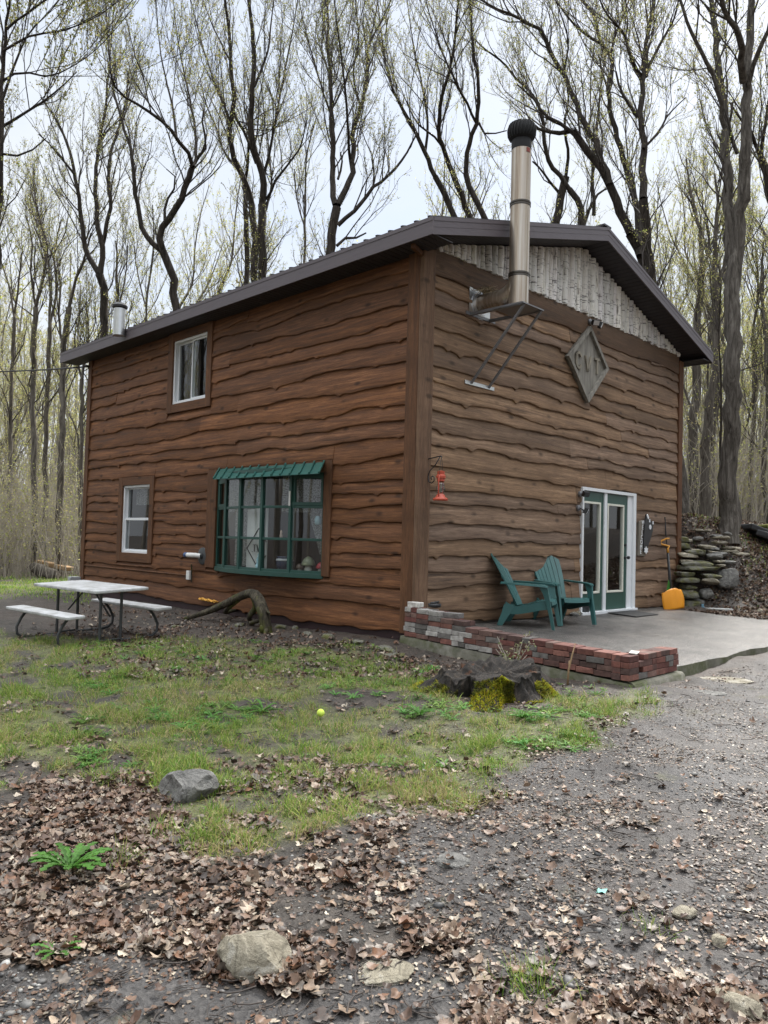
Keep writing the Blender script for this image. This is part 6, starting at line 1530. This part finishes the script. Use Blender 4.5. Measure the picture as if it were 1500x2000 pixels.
# broad-leaved weeds: rosettes
def rosette(n, rg):
    V, F = [], []
    for i in range(n):
        a = 6.283*i/n+rg.uniform(-.3, .3); l = rg.uniform(.6, 1.1); lift = rg.uniform(.25, .85); K = 13
        for j in range(K):
            f = j/(K-1); w = (.018+.060*math.sin(min(1, .10+f*.75)*math.pi)**.9*(.35+f))*(1+(.55 if j % 2 else -.5))*l*(1 if f < .99 else .05); r_ = f*l; zz = lift*l*math.sin(f*2.0)*.55
            for s, dz in ((-1, .02), (0, -.015), (1, .02)): V.append((math.cos(a)*r_-math.sin(a)*w*s, math.sin(a)*r_+math.cos(a)*w*s, zz+dz))
        b = len(V)-3*K
        for j in range(K-1):
            for s in (0, 1): F.append((b+j*3+s, b+j*3+s+1, b+j*3+s+4, b+j*3+s+3))
    return np.array(V), np.array(F)
def dandelion(px, py, size, n, label, seed):
    g = np.random.default_rng(seed); V, F = rosette(n, g); p = G(px, py); c = np.repeat(np.array([(.065, .165, .028)])*g.uniform(.8, 1.35, (n, 1)), 39, axis=0)
    o = mesh_np('dandelion', V*size, F, M['blade'], c, False); o.location = (p[0], p[1], p[2]+.01); tag(o, label, 'plant')
dandelion(135, 1702, .19, 26, 'biggest dandelion rosette growing through the leaves at left', 1)
dandelion(113, 1868, .09, 13, 'small pale dandelion rosette at the leaf edge, bottom left', 2)
dandelion(1020, 1405, .17, 18, 'broad-leaved weed in front of the mossy side of the stump', 3)
dandelion(820, 1398, .15, 15, 'dandelion rosette in the turf left of the stump', 4)
dandelion(515, 1392, .16, 18, 'dandelion rosette in the middle of the lawn', 5)
dandelion(300, 1395, .09, 10, 'small dandelion rosette on the bare patch of the lawn', 6)
Vs = []
x, y = cam_uniform(3400, (150, 1180), (1250, 1500), rg); tr, gr, li = cover(x, y); k = (NR(len(x)) < np.clip((fbm(x*1.7+11, y*1.7, 3)-.45)*5, 0, 1)*np.clip(gr+.25, 0, 1)*(1-tr)) & off_built(x, y) & ((x-SX)**2+(y-SY)**2 > .5); x, y = x[k], y[k]
for s in range(4):
    V, F = rosette(7+s, np.random.default_rng(300+s)); i = slice(s, None, 4); xx, yy = x[i], y[i]; N = len(xx)
    c = np.array([(.10, .22, .05)])*rg.uniform(.7, 1.5, (N, 1)); c[:, 0] *= rg.uniform(.8, 1.5, N)
    Vs.append(scatter(V, F, np.stack([xx, yy, ground_z(xx, yy)], 1), rotz_tilt(rg.uniform(0, 6.28, N), rg.uniform(0, .2, N), rg.uniform(0, 6.28, N)), .03+.085*rg.random(N)**1.6, c))
V = np.concatenate([v[0] for v in Vs]); o_ = 0; Fl = []
for v in Vs: Fl.append(v[1]+o_); o_ += len(v[0])
tag(mesh_np('weeds', V, np.concatenate(Fl), M['blade'], np.concatenate([v[2] for v in Vs])), 'low broad-leaved weeds scattered through the lawn', 'weeds', None, 'stuff')
# grass tufts standing alone on the track side
for i, (px, py, n_, hh, lab) in enumerate([(1040, 1925, 150, .10, 'green grass tuft on the track in the foreground'), (1270, 1815, 60, .06, 'small grass tuft on the right of the track'), (390, 1640, 130, .10, 'dense grass tuft above the thick leaf litter'), (510, 1640, 120, .09, 'grass tuft right of the dense one at the lawn edge'), (240, 1690, 60, .12, 'thin grass tuft right of the biggest dandelion')]):
    g = np.random.default_rng(400+i); p = G(px, py); a = g.normal(0, .055, (n_, 2)); bv, bf = blade(.5); h = g.uniform(.5, 1.2, n_)*hh
    V, F, C = scatter(bv, bf, np.c_[a, np.zeros(n_)-.005], rotz_tilt(g.uniform(0, 6.28, n_), g.uniform(.0, .8, n_), g.uniform(0, 6.28, n_)), np.stack([np.full(n_, .0026), h, h], 1), GC[g.integers(0, 5, n_)]*g.uniform(.7, 1.2, (n_, 1)))
    o = mesh_np('grass_tuft', V, F, M['blade'], C); o.location = tuple(p); tag(o, lab, 'grass tuft')
# little shrub in front of the bricks
p = G(1000, 1312); g = np.random.default_rng(9); t = thing('small_shrub', 'small leafy shrub sprouting in front of the brick wall', 'shrub', p)
P0 = np.zeros((9, 3)); d = unit(np.c_[g.normal(0, .5, (9, 2)), np.ones(9)]); P = np.stack([P0+d*f*np.linspace(.28, .46, 9)[:, None]+np.array([.10*f, -.06*f, 0]) for f in (0, .33, .66, 1)], 1); r = np.full((9, 4), .004)
b, br = sprout(list(P), list(r), .3, .06, (.06, .16), (.5, 1.0), g, 3, .7, .0025, .1); V, F = cat([tubes(P, r, 4), tubes(b, br, 3)]); mesh_np('stems', V, F, M['brush'], None, True, t)
lv = leaf_mesh(b, g, 4, .03, 1.0); mesh_np('foliage', lv[0], lv[1], M['leaf'], lv[2]*np.array([.85, .9, 1.3]), False, t)

# dead leaves: lobed, curled, several shapes
def dead_leaf(rg):
    n = 15; V = [(0, 0, 0)]; fo = rg.uniform(-.2, 1.1); br = rg.random(15) < .16; lob = np.array([1.0, .78, .92, .72, .86, .68, .70, .60, .50, .60, .70, .68, .86, .72, .92])*np.where(br, rg.uniform(.3, .7, 15), 1)
    cx, cy, tw = rg.uniform(-1.2, 2.2), rg.uniform(-.6, 1.9), rg.uniform(-1.1, 1.1)
    for i in range(n):
        a = math.pi/2+6.283*i/n; r_ = lob[i]*rg.uniform(.82, 1.12); V.append((r_*math.cos(a)*.62, r_*math.sin(a)*.62, 0))
    V = np.array(V); ring = V[1:]*.5; V = np.concatenate([V, ring]); x, y = V[:, 0], V[:, 1]
    V[:, 2] = .6*fo*np.abs(x)+cx*x*x*.8+cy*y*y*.7+tw*x*y+.22*np.sin(x*6+y*5+rg.uniform(0, 6))*(np.hypot(x, y))+.10*np.sin(x*11-y*9+rg.uniform(0, 6))*(np.hypot(x, y))
    F = []
    for i in range(n):
        j = (i+1) % n; F.append((1+i, 1+j, 1+n+j, 1+n+i)); F.append((0, 1+n+i, 1+n+j, 1+n+j))
    Ft = [f for f in F if len(set(f)) == 4]; tri = [(0, 1+n+i, 1+n+(i+1) % n) for i in range(n)]
    return V, np.array([(a, b, c) for a, b, c, d in Ft]+[(a, c, d) for a, b, c, d in Ft]+tri)
LC = np.array([(.155, .098, .067), (.10, .060, .042), (.235, .172, .125), (.34, .275, .21), (.055, .039, .031), (.175, .150, .127), (.45, .395, .315), (.165, .085, .048)])
Vs = []
for k in range(14):
    g = np.random.default_rng(500+k); lv_, lf_ = dead_leaf(g)
    x, y = cam_uniform(4000, (-60, 1560), (1480, 2040), g); x2, y2 = cam_uniform(1600, (-60, 1300), (1220, 1620), g); x3, y3 = area(650, -5.5, 1.5, -5, 5, g); x = np.r_[x, x2, x3]; y = np.r_[y, y2, y3]
    tr, gr, li = cover(x, y); pr = np.clip(li*.95+.05-.3*gr*(li < .3), .02, 1); pr = pr*np.where(tr > .6, .16, 1)*np.clip(.4+(fbm(x*1.1+3, y*1.1+8, 3)-.38)*4, .25, 1)
    # thick drift below the turf on the left
    q = (NR(len(x)) < pr) & off_built(x, y) & ((x-SX)**2+(y-SY)**2 > .28); x, y = x[q], y[q]; N = len(x)
    dd = np.hypot(x-CAM[0], y-CAM[1]); z = ground_z(x, y)+.004+g.uniform(0, .022, N)
    c = LC[g.choice(8, N, p=[.22, .20, .15, .08, .16, .10, .03, .06])]*g.uniform(.7, 1.2, (N, 1))
    rt = rotz_tilt(g.uniform(0, 6.28, N), np.abs(g.normal(0, .30, N)), g.uniform(0, 6.28, N)); s = (.013+.062*g.random(N)**1.9)*np.clip(.85+dd*.03, .9, 1.3)
    Vs.append(scatter(lv_, lf_, np.stack([x, y, z], 1), rt, np.stack([s, s*g.uniform(.6, 1.05, N), s*g.uniform(.25, .95, N)], 1), c))
# drifts on the bank and under the side wall
for k in range(3):
    g = np.random.default_rng(600+k); lv_, lf_ = dead_leaf(g); x, y = area(9500, 6.6, 13.5, -5.5, 2.6, g); x2, y2 = cam_uniform(900, (150, 860), (1180, 1330), g); x = np.r_[x, x2]; y = np.r_[y, y2]
    q = off_built(x, y) & (np.hypot(x-CAM[0], y-CAM[1]) < 24) & ((x-SX)**2+(y-SY)**2 > .4); x, y = x[q], y[q]; N = len(x); z = ground_z(x, y)+g.uniform(.0, .03, N)
    c = LC[g.choice(8, N, p=[.24, .2, .16, .12, .10, .10, .04, .04])]*g.uniform(.75, 1.25, (N, 1)); s = g.uniform(.04, .085, N)*np.where(x > 5, 1, .7)
    Vs.append(scatter(lv_, lf_, np.stack([x, y, z], 1), rotz_tilt(g.uniform(0, 6.28, N), np.abs(g.normal(0, .5, N)), g.uniform(0, 6.28, N)), s, c))
V = np.concatenate([v[0] for v in Vs]); o_ = 0; Fl = []
for v in Vs: Fl.append(v[1]+o_); o_ += len(v[0])
tag(mesh_np('dead_leaves', V, np.concatenate(Fl), M['dead_leaf'], np.concatenate([v[2] for v in Vs])), 'brown curled dead maple leaves strewn over the ground', 'leaves', None, 'stuff')
# crumbs of leaf and bark, twigs
g = np.random.default_rng(31); cq = np.array([(-.5, -.35, 0), (.45, -.3, .12), (.55, .3, -.05), (-.35, .4, .15)]); cf = np.array([(0, 1, 2, 3)])
x, y = cam_uniform(64000, (-60, 1560), (1290, 2040), g); x2, y2 = cam_uniform(30000, (850, 1560), (1275, 1620), g); x = np.r_[x, x2]; y = np.r_[y, y2]; tr, gr, li = cover(x, y); q = (NR(len(x)) < np.clip(.25*tr+.8*li+.10, 0, 1)*np.clip((fbm(x*3.1+2, y*3.1, 3)-.30)*4, .1, 1)) & off_built(x, y); x, y = x[q], y[q]; N = len(x)
c = LC[g.integers(0, 8, N)]*g.uniform(.6, 1.35, (N, 1)); V, F, C = scatter(cq, cf, np.stack([x, y, ground_z(x, y)+.004], 1), rotz_tilt(g.uniform(0, 6.28, N), np.abs(g.normal(0, .3, N)), g.uniform(0, 6.28, N)), g.uniform(.005, .019, N)*np.where(li > .4, 1.5, 1)[q], c*.72)
tag(mesh_np('leaf_crumbs', V, F, M['dead_leaf'], C), 'crumbled bits of leaf and bark over the track', 'leaf crumbs', None, 'stuff')
N = 900; x, y = cam_uniform(N, (-60, 1560), (1300, 2040), g); q = off_built(x, y); x, y = x[q], y[q]; N = len(x); z = ground_z(x, y)+.012; a = g.uniform(0, 6.28, N); l = g.uniform(.03, .16, N)*np.where(g.random(N) < .1, 2.2, 1)
d = np.stack([np.cos(a), np.sin(a), g.normal(0, .12, N)], 1); e = np.stack([-np.sin(a), np.cos(a), a*0], 1); P = np.stack([np.stack([x, y, z], 1)+d*(f*l)[:, None]+e*(l*.12*math.sin(f*5+1))[:, None] for f in (-.5, -.1, .25, .5)], 1)
V, F = tubes(P, np.repeat(g.uniform(.0012, .0035, (N, 1)), 4, 1), 4); tag(mesh_np('fallen_twigs', V, F, M['twig'], None, True), 'thin fallen twigs on the track and lawn', 'twigs', None, 'stuff')
# gravel
g = np.random.default_rng(33); pv, pf = ico(1); Vs = []
x, y = cam_uniform(22000, (-60, 1560), (1300, 2040), g); tr, gr, li = cover(x, y); bare = np.clip(1-li*1.1-gr, 0, 1)
q = (NR(len(x)) < np.clip(.38*tr+.3*bare, 0, 1)*np.clip((fbm(x*1.6+8, y*1.6, 3)-.40)*4, .03, 1)) & off_built(x, y); x, y = x[q], y[q]; N = len(x)
s = .003+.009*g.random(N)**2.4+np.where(g.random(N) < .03, .013, 0); c = np.array([(.11, .105, .10), (.18, .175, .165), (.07, .07, .07), (.17, .145, .115), (.27, .265, .25)])[g.integers(0, 5, N)]*g.uniform(.6, 1.15, (N, 1))
pv2 = pv*(1+.25*n3(pv, 1.7, 3)[:, None]); V, F, C = scatter(pv2, pf, np.stack([x, y, ground_z(x, y)+s*.15], 1), rotz_tilt(g.uniform(0, 6.28, N), g.uniform(0, .5, N), g.uniform(0, 6.28, N)), np.stack([s*1.25, s, s*.6], 1), c)
tag(mesh_np('gravel', V, F, M['pebble'], C, True), 'loose gravel and small stones in the dark track', 'gravel', None, 'stuff')

# ------------------------------------------------------------------ light
SUN_EL, SUN_AZ = rad(46), rad(78)          # azimuth measured clockwise from +Y
wd = bpy.data.worlds.new('World'); S.world = wd; wd.use_nodes = True; nt = wd.node_tree; nt.nodes.clear()
wo = nt.nodes.new('ShaderNodeOutputWorld'); bg = nt.nodes.new('ShaderNodeBackground'); bg.inputs['Strength'].default_value = .1
sk = nt.nodes.new('ShaderNodeTexSky'); sk.sky_type = 'NISHITA'; sk.sun_disc = False; sk.sun_elevation = SUN_EL; sk.sun_rotation = SUN_AZ
tc = nt.nodes.new('ShaderNodeTexCoord'); mp = nt.nodes.new('ShaderNodeMapping'); mp.inputs['Scale'].default_value = (1, 1, 2.4)
nz_ = nt.nodes.new('ShaderNodeTexNoise'); nz_.inputs['Scale'].default_value = 2.3; nz_.inputs['Detail'].default_value = 7; nz_.inputs['Roughness'].default_value = .55
cr = nt.nodes.new('ShaderNodeValToRGB'); cr.color_ramp.elements[0].position = .30; cr.color_ramp.elements[0].color = (.62, .62, .62, 1); cr.color_ramp.elements[1].position = .55; cr.color_ramp.elements[1].color = (1, 1, 1, 1)
sxyz = nt.nodes.new('ShaderNodeSeparateXYZ'); zr = nt.nodes.new('ShaderNodeValToRGB')
zr.color_ramp.elements[0].position = 0; zr.color_ramp.elements[0].color = (4.8, 5.05, 5.4, 1); zr.color_ramp.elements[1].position = 1; zr.color_ramp.elements[1].color = (30, 30.6, 31.5, 1)
e_ = zr.color_ramp.elements.new(.62); e_.color = (5.1, 5.45, 5.9, 1)
mx_ = nt.nodes.new('ShaderNodeMix'); mx_.data_type = 'RGBA'
lk = nt.links.new
lk(tc.outputs['Generated'], mp.inputs[0]); lk(mp.outputs[0], nz_.inputs['Vector']); lk(nz_.outputs['Fac'], cr.inputs[0]); lk(tc.outputs['Generated'], sxyz.inputs[0]); lk(sxyz.outputs[2], zr.inputs[0])
lk(cr.outputs[0], mx_.inputs[0]); lk(sk.outputs[0], mx_.inputs[6]); lk(zr.outputs[0], mx_.inputs[7]); lk(mx_.outputs[2], bg.inputs['Color']); lk(bg.outputs[0], wo.inputs[0])
sd = bpy.data.lights.new('sun', 'SUN'); sd.energy = 4.0; sd.angle = rad(12); sd.color = (1, .96, .90)
so = bpy.data.objects.new('sun', sd); COL.objects.link(so)
dv = Vector((math.sin(SUN_AZ)*math.cos(SUN_EL), math.cos(SUN_AZ)*math.cos(SUN_EL), math.sin(SUN_EL)))
so.rotation_euler = dv.to_track_quat('Z', 'Y').to_euler(); so.location = (0, 0, 30)
S.view_settings.view_transform = 'Standard'; S.view_settings.look = 'None'; S.view_settings.exposure = 0.88; S.view_settings.gamma = 1
S.render.engine = 'CYCLES'
S.cycles.max_bounces = 8; S.cycles.transparent_max_bounces = 12; S.cycles.diffuse_bounces = 3; S.cycles.glossy_bounces = 3; S.cycles.caustics_reflective = False; S.cycles.caustics_refractive = False
